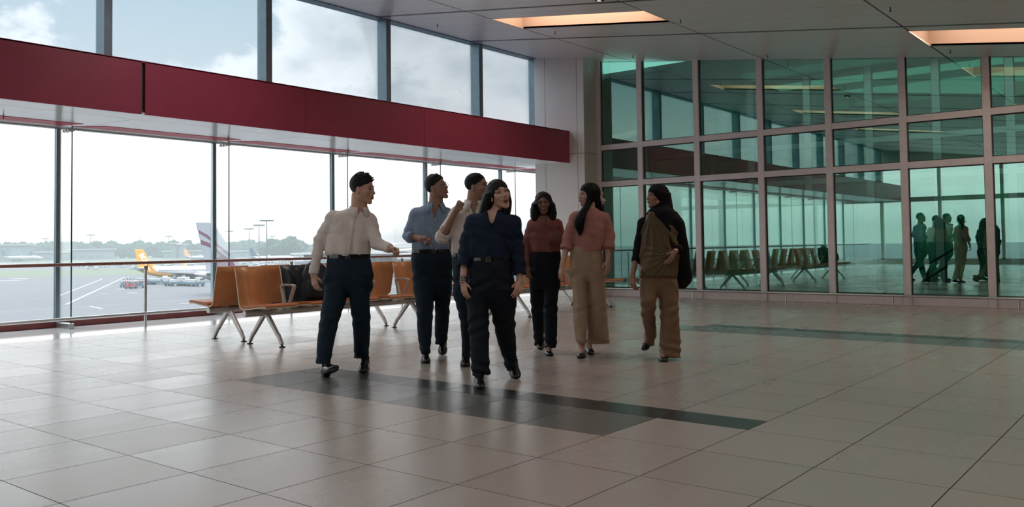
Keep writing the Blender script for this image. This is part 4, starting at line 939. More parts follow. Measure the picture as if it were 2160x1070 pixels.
# ------------------------------------------------------------ people
# joints and section rows in metres, in each person's own frame: x to their left in view, -y the way they walk, z up
BODY = {
'A':{'G':(-5.849,4.946),'mpp':0.004,'head':(0.186,0.0,1.603),'chin':(0.23,0.0,1.46),'top':(0.191,0.0,1.729),'neck':(0.152,-0.0,1.411),'torso':((1.018,0.06,-0.0,0.182,0.112),(1.046,0.046,-0.0,0.196,0.125),(1.103,0.051,-0.0,0.196,0.125),(1.195,0.072,-0.0,0.189,0.12),(1.286,0.088,-0.0,0.183,0.115),(1.351,0.096,-0.0,0.176,0.105),(1.401,0.108,-0.0,0.15,0.09),(1.43,0.138,-0.0,0.097,0.075)),'hips':((0.689,0.048,-0.0,0.201,0.1),(0.734,0.054,-0.0,0.205,0.12),(0.808,0.059,-0.0,0.206,0.13),(0.881,0.066,-0.0,0.203,0.13),(0.972,0.064,-0.0,0.192,0.12),(1.028,0.062,-0.0,0.18,0.112)),'legL':((0.118,-0.126,-0.17,0.059,0.072),(0.291,-0.115,-0.116,0.073,0.078),(0.378,-0.108,-0.09,0.079,0.08),(0.52,-0.086,-0.053,0.086,0.085),(0.645,-0.055,-0.025,0.1,0.095),(0.736,-0.046,-0.009,0.103,0.1),(0.808,-0.043,-0.0,0.099,0.1)),'legR':((0.112,0.127,0.2,0.062,0.072),(0.258,0.142,0.148,0.07,0.078),(0.45,0.151,0.086,0.076,0.085),(0.639,0.146,0.032,0.088,0.095),(0.732,0.155,0.011,0.098,0.1),(0.806,0.158,0.0,0.102,0.1)),'armL':((-0.067,-0.0,1.377),(-0.19,0.02,1.161),(-0.233,-0.05,0.877)),'handL':((-0.233,-0.05,0.859),(-0.212,-0.07,0.735)),'armR':((0.244,0.0,1.343),(0.314,-0.08,1.126),(0.435,-0.16,1.08)),'handR':((0.445,-0.17,1.076),(0.508,-0.2,1.052)),'shoes':(((-0.137,-0.115,0),(0.018,-0.33,0.085)),((0.165,0.24,0.03),(0.172,0,0)))},
'B':{'G':(-5.872,6.106),'mpp':0.005,'head':(0.048,-0.0,1.662),'chin':(0.101,-0.0,1.542),'top':(0.034,-0.0,1.766),'neck':(0.031,-0.0,1.478),'torso':((1.046,-0.018,-0.0,0.175,0.115),(1.122,-0.019,-0.0,0.18,0.12),(1.23,-0.02,-0.0,0.178,0.12),(1.36,-0.023,-0.0,0.174,0.11),(1.446,-0.021,-0.0,0.16,0.1),(1.489,-0.006,-0.0,0.135,0.09),(1.521,0.015,-0.0,0.07,0.075)),'hips':((0.519,-0.005,-0.0,0.167,0.1),(0.583,-0.004,-0.0,0.171,0.12),(0.712,-0.004,-0.0,0.183,0.125),(0.841,-0.006,-0.0,0.195,0.13),(0.97,-0.01,-0.0,0.201,0.125),(1.057,-0.018,-0.0,0.181,0.115)),'legL':((0.068,-0.065,-0.15,0.043,0.07),(0.21,-0.072,-0.108,0.063,0.075),(0.375,-0.077,-0.063,0.076,0.08),(0.522,-0.079,-0.03,0.083,0.09),(0.628,-0.08,-0.01,0.094,0.1),(0.714,-0.087,-0.0,0.1,0.1)),'legR':((0.092,0.035,0.45,0.057,0.072),(0.204,0.046,0.353,0.065,0.078),(0.347,0.065,0.234,0.072,0.08),(0.51,0.081,0.111,0.073,0.09),(0.711,0.091,0.0,0.088,0.1)),'armL':((-0.153,-0.0,1.43),(-0.237,0.02,1.2),(-0.155,-0.1,1.177)),'handL':((-0.087,-0.14,1.165),(0.008,-0.2,1.125)),'armR':((0.135,0.0,1.427),(0.146,0.05,1.207),(0.151,0.08,1.033)),'handR':((0.151,0.08,1.028),(0.156,0.05,0.914)),'shoes':(((-0.075,-0.1,0),(-0.04,-0.36,0)),((0.055,0.5,0.06),(0.06,0.26,0)))},
'C':{'G':(-5.259,5.999),'mpp':0.004,'head':(0.047,0.0,1.642),'chin':(0.101,0.0,1.519),'top':(0.042,0.0,1.749),'neck':(0.009,0.0,1.473),'torso':((1.006,-0.021,-0.0,0.167,0.115),(1.055,-0.021,-0.0,0.171,0.12),(1.177,-0.017,-0.0,0.176,0.12),(1.3,-0.009,-0.0,0.179,0.115),(1.401,-0.0,-0.0,0.171,0.105),(1.453,0.003,-0.0,0.138,0.09),(1.493,0.014,-0.0,0.077,0.075)),'hips':((0.567,-0.01,-0.0,0.159,0.1),(0.648,-0.011,-0.0,0.169,0.12),(0.79,-0.011,-0.0,0.175,0.13),(0.912,-0.012,-0.0,0.177,0.125),(1.014,-0.019,-0.0,0.169,0.115)),'legL':((0.066,-0.069,0.05,0.038,0.07),(0.24,-0.07,0.034,0.043,0.075),(0.404,-0.075,0.02,0.051,0.08),(0.567,-0.091,0.008,0.07,0.09),(0.73,-0.101,0.0,0.082,0.1)),'legR':((0.083,0.045,0.48,0.06,0.07),(0.202,0.049,0.375,0.067,0.075),(0.384,0.058,0.222,0.075,0.08),(0.56,0.066,0.09,0.081,0.09),(0.728,0.072,0.0,0.087,0.1)),'armL':((-0.139,0.0,1.42),(-0.278,-0.08,1.17),(-0.142,-0.2,1.4)),'handL':((-0.136,-0.2,1.412),(-0.095,-0.22,1.474)),'armR':((0.141,0.0,1.396),(0.167,0.08,1.175),(0.145,0.02,0.991)),'handR':((0.145,0.02,0.987),(0.145,-0.02,0.89)),'shoes':(((-0.08,0.1,0),(-0.077,-0.15,0)),((0.05,0.52,0.06),(0.046,0.3,0)))},
'D':{'G':(-4.473,5.377),'mpp':0.004,'head':(0.039,-0.0,1.502),'chin':(0.038,0.0,1.394),'top':(0.012,-0.0,1.614),'neck':(-0.019,-0.0,1.353),'torso':((0.987,-0.037,-0.0,0.159,0.105),(1.076,-0.034,-0.0,0.17,0.115),(1.183,-0.028,-0.0,0.183,0.115),(1.273,-0.025,-0.0,0.186,0.105),(1.336,-0.027,-0.0,0.157,0.09),(1.366,-0.018,-0.0,0.095,0.07)),'hips':((0.585,-0.038,-0.0,0.191,0.1),(0.631,-0.039,-0.0,0.192,0.125),(0.72,-0.039,-0.0,0.19,0.135),(0.827,-0.038,-0.0,0.182,0.13),(0.933,-0.037,-0.0,0.169,0.12),(1.001,-0.037,-0.0,0.156,0.105)),'legL':((0.08,-0.12,-0.17,0.071,0.085),(0.221,-0.129,-0.122,0.077,0.088),(0.356,-0.135,-0.08,0.08,0.09),(0.493,-0.142,-0.043,0.084,0.095),(0.615,-0.141,-0.016,0.087,0.1),(0.72,-0.141,-0.0,0.088,0.11)),'legR':((0.046,0.115,0.28,0.044,0.075),(0.175,0.097,0.215,0.058,0.085),(0.329,0.08,0.141,0.075,0.09),(0.48,0.062,0.076,0.095,0.095),(0.609,0.05,0.028,0.105,0.1),(0.718,0.048,0.0,0.104,0.11)),'armL':((-0.178,-0.0,1.318),(-0.232,0.02,1.123),(-0.252,-0.04,0.937)),'handL':((-0.261,-0.07,0.805),(-0.239,-0.1,0.671)),'armR':((0.151,-0.0,1.303),(0.177,0.02,1.073),(0.195,-0.02,0.868)),'handR':((0.198,-0.04,0.798),(0.168,-0.1,0.696)),'flare':((0.165,-0.198,-0.02,0.015,0.02),(0.315,-0.185,-0.02,0.027,0.04),(0.491,-0.196,-0.02,0.026,0.04),(0.705,-0.211,-0.02,0.023,0.035),(0.883,-0.21,-0.02,0.017,0.03)),'shoes':(((-0.136,-0.155,0),(-0.125,-0.405,0)),((0.13,0.33,0.05),(0.158,0.1,0)))},
'E':{'G':(-5.17,6.989),'mpp':0.005,'head':(-0.006,0.0,1.504),'chin':(-0.015,0.0,1.409),'top':(-0.004,0.0,1.62),'neck':(-0.008,0.0,1.364),'torso':((1.008,0.001,-0.0,0.137,0.1),(1.031,0.002,-0.0,0.147,0.105),(1.103,0.003,-0.0,0.151,0.11),(1.2,0.004,-0.0,0.155,0.11),(1.289,0.004,-0.0,0.149,0.1),(1.347,-0.003,-0.0,0.116,0.09),(1.378,-0.005,-0.0,0.06,0.07)),'hips':((0.685,-0.009,-0.0,0.149,0.1),(0.721,-0.008,-0.0,0.153,0.12),(0.827,-0.003,-0.0,0.16,0.13),(0.934,0.001,-0.0,0.161,0.12),(1.022,0.003,-0.0,0.153,0.105)),'legL':((0.029,-0.053,0.48,0.049,0.078),(0.149,-0.059,0.393,0.054,0.08),(0.346,-0.068,0.257,0.062,0.085),(0.536,-0.075,0.137,0.071,0.09),(0.72,-0.081,0.038,0.079,0.1),(0.828,-0.082,0.0,0.081,0.1)),'legR':((0.066,0.041,-0.0,0.059,0.075),(0.19,0.048,-0.0,0.067,0.08),(0.366,0.049,-0.0,0.068,0.085),(0.543,0.057,-0.0,0.071,0.09),(0.72,0.068,-0.0,0.076,0.1),(0.826,0.075,-0.0,0.082,0.1)),'armL':((-0.114,0.0,1.323),(-0.191,0.02,1.096),(-0.191,-0.04,0.893)),'handL':((-0.19,-0.05,0.884),(-0.159,-0.08,0.73)),'armR':((0.125,0.0,1.32),(0.179,0.0,1.113),(0.157,-0.17,1.158)),'handR':((0.159,-0.18,1.161),(0.099,-0.23,1.17)),'shoes':(((-0.035,0.54,0.08),(-0.046,0.33,0)),((0.02,0.03,0.0),(0.03,-0.195,0)))},
'F':{'G':(-4.752,7.043),'mpp':0.005,'head':(0.066,-0.0,1.571),'chin':(0.006,-0.0,1.475),'top':(0.068,0.0,1.697),'neck':(0.081,-0.0,1.418),'torso':((1.027,0.056,-0.0,0.137,0.118),(1.071,0.053,-0.0,0.147,0.12),(1.158,0.061,-0.0,0.154,0.12),(1.262,0.07,-0.0,0.156,0.115),(1.357,0.082,-0.0,0.155,0.105),(1.409,0.086,-0.0,0.108,0.09),(1.435,0.086,-0.0,0.048,0.07)),'hips':((0.777,0.046,-0.0,0.169,0.11),(0.846,0.042,-0.0,0.169,0.13),(0.933,0.041,-0.0,0.167,0.13),(1.019,0.034,-0.0,0.155,0.115),(1.071,0.043,-0.0,0.144,0.11)),'legL':((0.127,-0.025,0.02,0.045,0.1),(0.206,-0.027,0.017,0.055,0.1),(0.328,-0.03,0.013,0.067,0.1),(0.483,-0.032,0.008,0.071,0.095),(0.639,-0.033,0.004,0.071,0.095),(0.76,-0.04,0.002,0.076,0.1),(0.864,-0.044,0.0,0.083,0.1)),'legR':((0.1,0.166,0.24,0.111,0.11),(0.184,0.161,0.207,0.109,0.11),(0.312,0.152,0.159,0.103,0.105),(0.474,0.142,0.102,0.096,0.1),(0.635,0.133,0.051,0.088,0.1),(0.758,0.127,0.019,0.089,0.1),(0.862,0.123,0.0,0.089,0.1)),'armL':((-0.055,-0.0,1.376),(-0.127,0.01,1.169),(-0.16,-0.04,1.053)),'handL':((-0.205,-0.1,0.886),(-0.239,-0.14,0.726)),'armR':((0.211,-0.0,1.364),(0.262,0.02,1.173),(0.252,-0.05,1.048)),'handR':((0.236,-0.1,0.932),(0.239,-0.14,0.783)),'shoes':(((-0.01,0.05,0.01),(-0.049,-0.175,0)),((0.062,0.28,0.04),(0.079,0.07,0)))},
'G':{'G':(-4.031,7.226),'mpp':0.004,'head':(0.009,-0.0,1.531),'chin':(-0.084,0.0,1.426),'top':(0.036,0.0,1.62),'neck':(0.023,-0.0,1.381),'torso':((0.788,0.01,-0.0,0.171,0.135),(0.876,0.01,-0.0,0.176,0.13),(0.978,0.017,-0.0,0.171,0.12),(1.081,0.021,-0.0,0.166,0.115),(1.184,0.021,-0.0,0.158,0.115),(1.287,0.022,-0.0,0.153,0.105),(1.352,0.021,-0.0,0.144,0.09),(1.39,0.032,-0.0,0.077,0.075)),'hips':((0.637,0.012,-0.0,0.169,0.1),(0.706,0.011,-0.0,0.174,0.13),(0.808,0.01,-0.0,0.174,0.13),(0.91,0.014,-0.0,0.169,0.12)),'legL':((0.087,-0.02,0.42,0.036,0.07),(0.2,-0.028,0.281,0.053,0.085),(0.32,-0.066,0.128,0.057,0.09),(0.433,-0.089,0.012,0.062,0.09),(0.541,-0.098,-0.068,0.068,0.095),(0.64,-0.084,-0.034,0.075,0.1),(0.741,-0.076,-0.0,0.086,0.1)),'legR':((0.024,0.108,-0.0,0.099,0.105),(0.108,0.106,-0.0,0.099,0.105),(0.228,0.108,-0.0,0.093,0.1),(0.363,0.111,-0.0,0.085,0.1),(0.5,0.103,-0.0,0.086,0.1),(0.636,0.096,-0.0,0.089,0.1),(0.738,0.096,-0.0,0.089,0.1)),'armL':((-0.124,0.0,1.315),(-0.16,0.04,1.101),(-0.203,-0.0,0.922)),'handL':((-0.243,-0.05,0.787),(-0.243,-0.09,0.666)),'armR':((0.154,-0.0,1.302),(0.214,0.02,1.053),(0.152,-0.14,1.026)),'handR':((0.138,-0.16,1.009),(0.065,-0.22,0.894)),'shoes':(((-0.02,0.5,0.114),(-0.089,0.33,0.045)),((0.04,0.03,0),(0.016,-0.19,0)))}}
def skin(name, c):
    m = P(name, c, 0.48, 0, 0.4, var=0.10, vscale=14)
    b = m.node_tree.nodes['Principled BSDF']; b.inputs['Subsurface Weight'].default_value = 0.12; b.inputs['Subsurface Radius'].default_value = (0.02,0.008,0.004)
    return m
def cloth(name, c, rough=0.8, var=0.06, stripes=None, knit=False, sheen=0.0, wr=0.45):
    m = P(name, c, rough, 0, 0.25, var=var, vscale=9, sheen=sheen); t = m.node_tree; b = t.nodes['Principled BSDF']
    tcn = N(t, 'ShaderNodeTexCoord'); s = N(t, 'ShaderNodeSeparateXYZ'); t.links.new(tcn.outputs['Object'], s.inputs[0])
    if stripes:
        f = mth(t, 'FRACT', mth(t, 'MULTIPLY', s.outputs[0], 1/0.011)); k = mth(t, 'LESS_THAN', f, 0.36)
        t.links.new(mixc(t, k, c, stripes), b.inputs['Base Color'])
    w = N(t, 'ShaderNodeTexNoise'); w.inputs['Scale'].default_value = 260 if knit else 420; w.inputs['Detail'].default_value = 2; t.links.new(tcn.outputs['Object'], w.inputs['Vector'])
    bp = N(t, 'ShaderNodeBump'); bp.inputs['Strength'].default_value = 0.5 if knit else 0.25; bp.inputs['Distance'].default_value = 0.003 if knit else 0.001
    w2 = N(t, 'ShaderNodeTexNoise'); w2.inputs['Scale'].default_value = 7; w2.inputs['Detail'].default_value = 3; w2.inputs['Distortion'].default_value = 1.6
    mz = N(t, 'ShaderNodeMapping'); mz.inputs['Scale'].default_value = (1.5,1.5,0.8); t.links.new(tcn.outputs['Object'], mz.inputs[0]); t.links.new(mz.outputs[0], w2.inputs['Vector'])
    bp2 = N(t, 'ShaderNodeBump'); bp2.inputs['Strength'].default_value = wr; bp2.inputs['Distance'].default_value = 0.03
    t.links.new(w.outputs[0], bp.inputs['Height']); t.links.new(w2.outputs[0], bp2.inputs['Height']); t.links.new(bp2.outputs[0], bp.inputs['Normal']); t.links.new(bp.outputs[0], b.inputs['Normal'])
    return m
def hairmat(name, c):
    m = P(name, c, 0.48, 0, 0.16, var=0.3, vscale=30); t = m.node_tree; b = t.nodes['Principled BSDF']
    tcn = N(t, 'ShaderNodeTexCoord'); mp_ = N(t, 'ShaderNodeMapping'); mp_.inputs['Scale'].default_value = (230,230,14); t.links.new(tcn.outputs['Object'], mp_.inputs[0])
    w = N(t, 'ShaderNodeTexNoise'); w.inputs['Scale'].default_value = 1; w.inputs['Detail'].default_value = 3; t.links.new(mp_.outputs[0], w.inputs['Vector'])
    bp = N(t, 'ShaderNodeBump'); bp.inputs['Strength'].default_value = 0.5; bp.inputs['Distance'].default_value = 0.002
    t.links.new(w.outputs[0], bp.inputs['Height']); t.links.new(bp.outputs[0], b.inputs['Normal']); return m
MS = dict(light=skin('skin_light', (0.50,0.30,0.225)), tan=skin('skin_tan', (0.33,0.185,0.125)), brown=skin('skin_brown', (0.19,0.10,0.068)))
M['shirt_white'] = cloth('white_cotton', (0.70,0.64,0.60)); M['shirt_stripe'] = cloth('blue_striped_cotton', (0.16,0.24,0.36), stripes=(0.34,0.42,0.52))
M['shirt_blue_in'] = cloth('blue_collar_lining', (0.04,0.11,0.27)); M['trouser_navy'] = cloth('navy_trouser_wool', (0.005,0.017,0.030), 0.75, 0.25)
M['navy_blouse'] = cloth('navy_blouse_fabric', (0.004,0.011,0.030), 0.75, 0.2, wr=0.8); M['black_trouser'] = cloth('black_trouser_fabric', (0.003,0.006,0.012), 0.75, 0.25)
M['knit_mauve'] = cloth('mauve_knit', (0.25,0.095,0.085), 0.9, 0.12, knit=True); M['knit_pink'] = cloth('pink_knit', (0.40,0.185,0.16), 0.9, 0.08, knit=True, wr=0.2)
M['beige'] = cloth('beige_trouser_fabric', (0.40,0.29,0.205), 0.8, 0.06); M['brown_trouser'] = cloth('brown_trouser_fabric', (0.20,0.125,0.075), 0.6, 0.1)
M['olive'] = cloth('olive_satin', (0.115,0.083,0.045), 0.45, 0.15, wr=0.25); pass
M['black_cloth'] = cloth('black_jersey', (0.003,0.003,0.004), 0.8, 0.2)
M['hair_black'] = hairmat('black_hair', (0.004,0.004,0.005)); M['hair_dark'] = hairmat('dark_brown_hair', (0.010,0.010,0.011))
M['leather'] = P('black_polished_leather', (0.008,0.008,0.009), 0.18, 0, 0.6); M['sole'] = P('shoe_sole', (0.01,0.01,0.01), 0.6)
M['eye_white'] = P('eye_white', (0.42,0.38,0.36), 0.3); M['iris'] = P('dark_iris', (0.012,0.008,0.006), 0.15); M['lip'] = P('lips', (0.30,0.075,0.065), 0.35); M['lip_red'] = P('red_lipstick', (0.35,0.02,0.025), 0.3)
M['teeth'] = P('teeth', (0.8,0.76,0.7), 0.2); M['mouth'] = P('mouth_interior', (0.05,0.01,0.01), 0.5); M['buckle'] = P('silver_buckle', (0.6,0.6,0.6), 0.25, 0.9); M['pearl'] = P('pearl', (0.8,0.76,0.7), 0.2); M['ribbon'] = P('cream_ribbon', (0.62,0.50,0.42), 0.5)
M['stubble'] = P('dark_stubble', (0.075,0.050,0.040), 0.8, 0, 0.2, var=0.4, vscale=120)
M['brow'] = P('eyebrow_hair', (0.015,0.012,0.01), 0.8)

def head_frame(c, yaw, pitch, roll, s):
    """yaw>0 turns the face to the viewer's right; pitch>0 lifts the chin. Columns: side, forward(face), up"""
    a, p, r = math.radians(yaw), math.radians(pitch), math.radians(roll)
    f = Vector((math.sin(a)*math.cos(p), -math.cos(a)*math.cos(p), math.sin(p)))
    side = Vector((0,0,1)).cross(f)*-1; side.normalize(); up = side.cross(f); up.normalize()
    if up.z < 0: up = -up
    q = Matrix.Rotation(r, 3, f); side = q@side; up = q@up
    Mx = np.array([[side.x,f.x,up.x],[side.y,f.y,up.y],[side.z,f.z,up.z]])
    W = lambda x,y,z: np.array(c)+Mx@(np.array((x,y,z))*s)
    return Mx, W
def add_head(f, Mx, W, s, female=False, neckb=None, open_mouth=0.0, jawk=1.0, ears=True):
    E = lambda c,r,k=0.012,op='u',noise=None: f.ell(W(*c), np.array(r)*s, Mx, k*s, op, noise)
    C = lambda a,b,ra,rb,k=0.01,op='u': f.cone(W(*a), W(*b), ra*s, rb*s, k*s, op)
    jw = 0.90 if female else 1.0
    E((0,-0.014,0.034),(0.073,0.092,0.080),0)
    E((0,0.022,-0.018),(0.063*jw,0.066,0.084),0.02)
    for sd in (-1,1):
        C((sd*0.047*jw,0.002,-0.052),(sd*0.012,0.062,-0.092-0.012*open_mouth),0.021*jw,0.016,0.02)
        E((sd*0.038,0.056,-0.020),(0.024,0.022,0.022),0.018)
        C((sd*0.012,0.083,0.022),(sd*0.046,0.068,0.022),0.010,0.008,0.010)
        E((sd*0.031,0.0865,0.004),(0.017,0.013,0.010),0.008,'s')
        if ears:
            E((sd*0.072,-0.006,-0.012),(0.009,0.019,0.031),0.006)
            E((sd*0.081,-0.002,-0.010),(0.006,0.011,0.020),0.004,'s')
    C((0,0.060,-0.088-0.012*open_mouth),(0,0.070,-0.098-0.014*open_mouth),0.019*jw,0.015*jw,0.014)
    C((0,0.080,0.012),(0,0.100,-0.026),0.0075,0.0115,0.009)
    for sd in (-1,1): E((sd*0.013,0.092,-0.031),(0.009,0.010,0.0075),0.006)
    E((0,0.080,-0.056),(0.026,0.014,0.020),0.012)
    if open_mouth: E((0,0.096,-0.064),(0.020,0.012,0.006+0.008*open_mouth),0.003,'s')
    E((0,0.090,-0.076-0.012*open_mouth),(0.018,0.006,0.004),0.006,'s')
def face_parts(root, W, Mx, s, lipm, smile=0, open_mouth=0.0, female=False, closed=False, beard=None):
    def ell(name, c, r, mat, seg=14):
        import bmesh as _b
        bm = _b.new(); _b.ops.create_uvsphere(bm, u_segments=seg, v_segments=10, radius=1.0)
        me = bpy.data.meshes.new(name)
        for v in bm.verts:
            q = Mx@(np.array(v.co)*np.array(r)*s); v.co = Vector(np.array(W(*c))+q)
        bm.to_mesh(me); bm.free(); me.materials.append(mat); me.shade_smooth()
        o = bpy.data.objects.new(name, me); COL.objects.link(o); o.parent = root; return o
    for sd in (-1,1):
        if not closed:
            e = ell('eye', (sd*0.031,0.0735,0.003),(0.0118,0.0112,0.0066), M['eye_white']); i_ = ell('iris', (sd*0.031,0.0815,0.003),(0.0062,0.0042,0.0062), M['iris']); i_.parent = e
        pts = [W(sd*0.019,0.080,0.006-0.002*closed),W(sd*0.031,0.0845,0.0095-0.003*closed),W(sd*0.043,0.077,0.005)]
        MB().tube(pts, 0.0022*s, 6).build('eyelid', M['brow'], root, smooth=True)
        pts = [W(sd*0.014,0.0895,0.024),W(sd*0.030,0.0845,0.0305),W(sd*0.048,0.0715,0.024)]
        MB().tube(pts, [0.002*s,0.0030*s,0.0010*s], 6).build('eyebrow', M['brow'], root, smooth=True)
    up = 0.004*smile
    if open_mouth:
        ell('mouth_interior', (0,0.083,-0.064),(0.019,0.008,0.006+0.008*open_mouth), M['mouth'])
        ell('teeth', (0,0.0885,-0.0600),(0.0165,0.0055,0.0042), M['teeth'])
        MB().tube([W(-0.024,0.084,-0.060+up),W(-0.012,0.095,-0.055),W(0,0.098,-0.0545),W(0.012,0.095,-0.055),W(0.024,0.084,-0.060+up)],[0.0015*s,0.0035*s,0.0035*s,0.0035*s,0.0015*s],8).build('upper_lip', lipm, root, smooth=True)
        dz = 0.009+0.010*open_mouth
        MB().tube([W(-0.024,0.084,-0.060+up),W(-0.012,0.092,-0.062-dz*0.8),W(0,0.0935,-0.063-dz),W(0.012,0.092,-0.062-dz*0.8),W(0.024,0.084,-0.060+up)],[0.0015*s,0.004*s,0.0045*s,0.004*s,0.0015*s],8).build('lower_lip', lipm, root, smooth=True)
    else:
        MB().tube([W(-0.022,0.084,-0.060+up),W(-0.009,0.0945,-0.0565),W(0,0.0945,-0.058),W(0.009,0.0945,-0.0565),W(0.022,0.084,-0.060+up)],[0.001*s,0.0035*s,0.003*s,0.0035*s,0.001*s],8).build('upper_lip', lipm, root, smooth=True)
        MB().tube([W(-0.020,0.084,-0.061+up),W(0,0.0945,-0.0645),W(0.020,0.084,-0.061+up)],[0.001*s,0.0048*s,0.001*s],8).build('lower_lip', lipm, root, smooth=True)
def add_hand(f, wrist, tip, thumb_dir, curl=0.35, s=1.0, rw=0.026, spread=1.0, point=None):
    """wrist->tip axis; thumb_dir roughly sideways; fingers bend towards palm normal"""
    w = Vector(wrist); d = (Vector(tip)-w).normalized(); t = Vector(thumb_dir); t = (t-d*t.dot(d)).normalized(); n = d.cross(t).normalized()*HSIGN[0]
    s = s*0.98
    C = lambda a,b,ra,rb,k=0.006: f.cone(tuple(a),tuple(b),ra*s,rb*s,k*s)
    pe = w+d*0.088*s
    offs = [0.026,0.009,-0.008,-0.024]; lens = [(0.042,0.024,0.020),(0.046,0.028,0.021),(0.043,0.026,0.020),(0.034,0.020,0.018)]
    for i,o in enumerate(offs):
        C(w+t*(o*0.55*s)+d*0.005*s, pe+t*o*s-d*abs(o)*0.15*s, 0.0150, 0.0112, 0.010)
    C(w+t*0.012*s+d*0.02*s+n*0.004*s, w+t*0.026*s+d*0.045*s+n*0.010*s, 0.017, 0.014, 0.010)
    for i,o in enumerate(offs):
        p = pe+t*o*s-d*abs(o)*0.15*s; sp = (1.5-i)*0.07*spread; a = 0.0
        cu = curl[i] if isinstance(curl,(list,tuple)) else curl*(1+0.15*i)
        rads = [0.0096,0.0085,0.0076,0.0062] if i < 3 else [0.0086,0.0075,0.0066,0.0055]
        for j,l in enumerate(lens[i]):
            a += cu*(0.85 if j == 0 else 1.15)
            q = (d*math.cos(a)+n*math.sin(a)+t*sp*math.cos(a)).normalized(); p2 = p+q*l*s
            C(p, p2, rads[j], rads[j+1], 0.003); p = p2
    ct = (curl[0] if isinstance(curl,(list,tuple)) else curl)
    p = w+t*0.027*s+d*0.030*s+n*0.008*s; q1 = (t*(0.75-0.35*min(ct,1))+d*0.75+n*(0.25+0.35*ct)).normalized(); p2 = p+q1*0.036*s; C(p,p2,0.0125,0.0100,0.006)
    q2 = (d*0.9+t*(0.35-0.8*min(ct,1.2))+n*(0.3+0.5*ct)).normalized(); p3 = p2+q2*0.030*s; C(p2,p3,0.0100,0.0072,0.003)
HSIGN = [1]
def shoe(root, heel, toe, wd=0.046, style='oxford', up=0.055):
    h = np.array(heel,float); t = np.array(toe,float); d = t-h; L = np.linalg.norm(d); d /= L
    side = np.cross(d,(0,0,1)); side /= np.linalg.norm(side); u = np.cross(side,d)
    Q = lambda a,b,c: h+d*a*L+side*b+u*c
    lo = np.minimum(h,t)-0.09; hi = np.maximum(h,t)+0.14
    f = Field(lo, hi, 0.004)
    hh = up
    Mx = np.stack([d, side, u], 1)
    if style == 'oxford':
        f.cone(Q(0.14,0,0.040),Q(0.20,0,0.072),0.034,0.033,0.02)
        f.ell(Q(0.16,0,0.035),(0.045,0.034,0.040),Mx,0.02); f.ell(Q(0.48,0,0.032),(0.085,0.038,0.040),Mx,0.03); f.ell(Q(0.76,0,0.024),(0.072,wd,0.026),Mx,0.03); f.cone(Q(0.28,0,0.06),Q(0.52,0,0.045),0.030,0.026,0.02)
    else:
        f.ell(Q(0.16,0,0.030),(0.045,0.030,0.032),Mx,0.01); f.ell(Q(0.45,0,0.022),(0.08,0.034,0.022),Mx,0.02); f.ell(Q(0.78,0,0.020),(0.06,wd*0.86,0.022),Mx,0.02)
        f.ell(Q(0.32,0,0.052),(0.085,0.024,0.030),Mx,0.006,'s')
    f.cut(tuple(Q(0,0,0.012)), tuple(-u))
    o = f.mesh('shoe', M['leather'], root)
    mb = MB(); n = 28; pts = []
    for k in range(n):
        a = 2*PI*k/n; x = 0.5-0.5*math.cos(a); w_ = (0.030+0.016*math.sin(PI*min(1,max(0,(x-0.15)/0.85))**0.8))*(wd/0.046)
        w_ = w_*min(1, (max(x,0.0)*(1.0001-x)*9)**0.5) if 0 < x < 1 else 0
        pts.append((x, w_*(1 if math.sin(a) >= 0 else -1)))
    vs = [tuple(Q(x,b,0.0)) for x,b in pts]+[tuple(Q(x,b,0.014)) for x,b in pts]
    mb.add(vs, [tuple(range(n)), tuple(range(n,2*n))[::-1]]+[(k,(k+1)%n,n+(k+1)%n,n+k) for k in range(n)])
    if style == 'oxford': mb.bar(Q(0.02,0,-0.008),Q(0.27,0,-0.008),0.054,0.02,up=tuple(u))
    sl = mb.build('sole', M['sole'], o)
    if style == 'oxford':
        mb = MB()
        for k in range(4): mb.tube([tuple(Q(0.40+0.06*k,-0.022,0.066-0.004*k)),tuple(Q(0.41+0.06*k,0,0.076-0.005*k)),tuple(Q(0.40+0.06*k,0.022,0.066-0.004*k))],0.0022,6)
        mb.tube([tuple(Q(0.38,0,0.074)),tuple(Q(0.58,0,0.062))],0.004,6).build('laces', M['black'], o)
    else:
        MB().tube([tuple(Q(0.66,-0.014,0.043)),tuple(Q(0.68,0,0.045)),tuple(Q(0.66,0.014,0.043))],[0.006,0.003,0.006],8).build('bow', M['black'], o)
    return o
def ring_band(name, mat, root, c, w, d, h, thick=0.004, p=2.4, n=48, tilt=0):
    """belt-like band around an elliptical section"""
    mb = MB(); vs = []
    for (ex,z) in ((0,-h/2),(thick,-h/2),(thick,h/2),(0,h/2)):
        for k in range(n):
            a = 2*PI*k/n; ca, sa = math.cos(a), math.sin(a); r = (abs(ca)**p+abs(sa)**p)**(-1/p)
            vs.append((c[0]+ca*r*(w+ex), c[1]+sa*r*(d+ex), c[2]+z))
    fs = [(j*n+k, j*n+(k+1)%n, ((j+1)%4)*n+(k+1)%n, ((j+1)%4)*n+k) for j in range(4) for k in range(n)]
    return mb.add(vs, fs).build(name, mat, root, smooth=True)
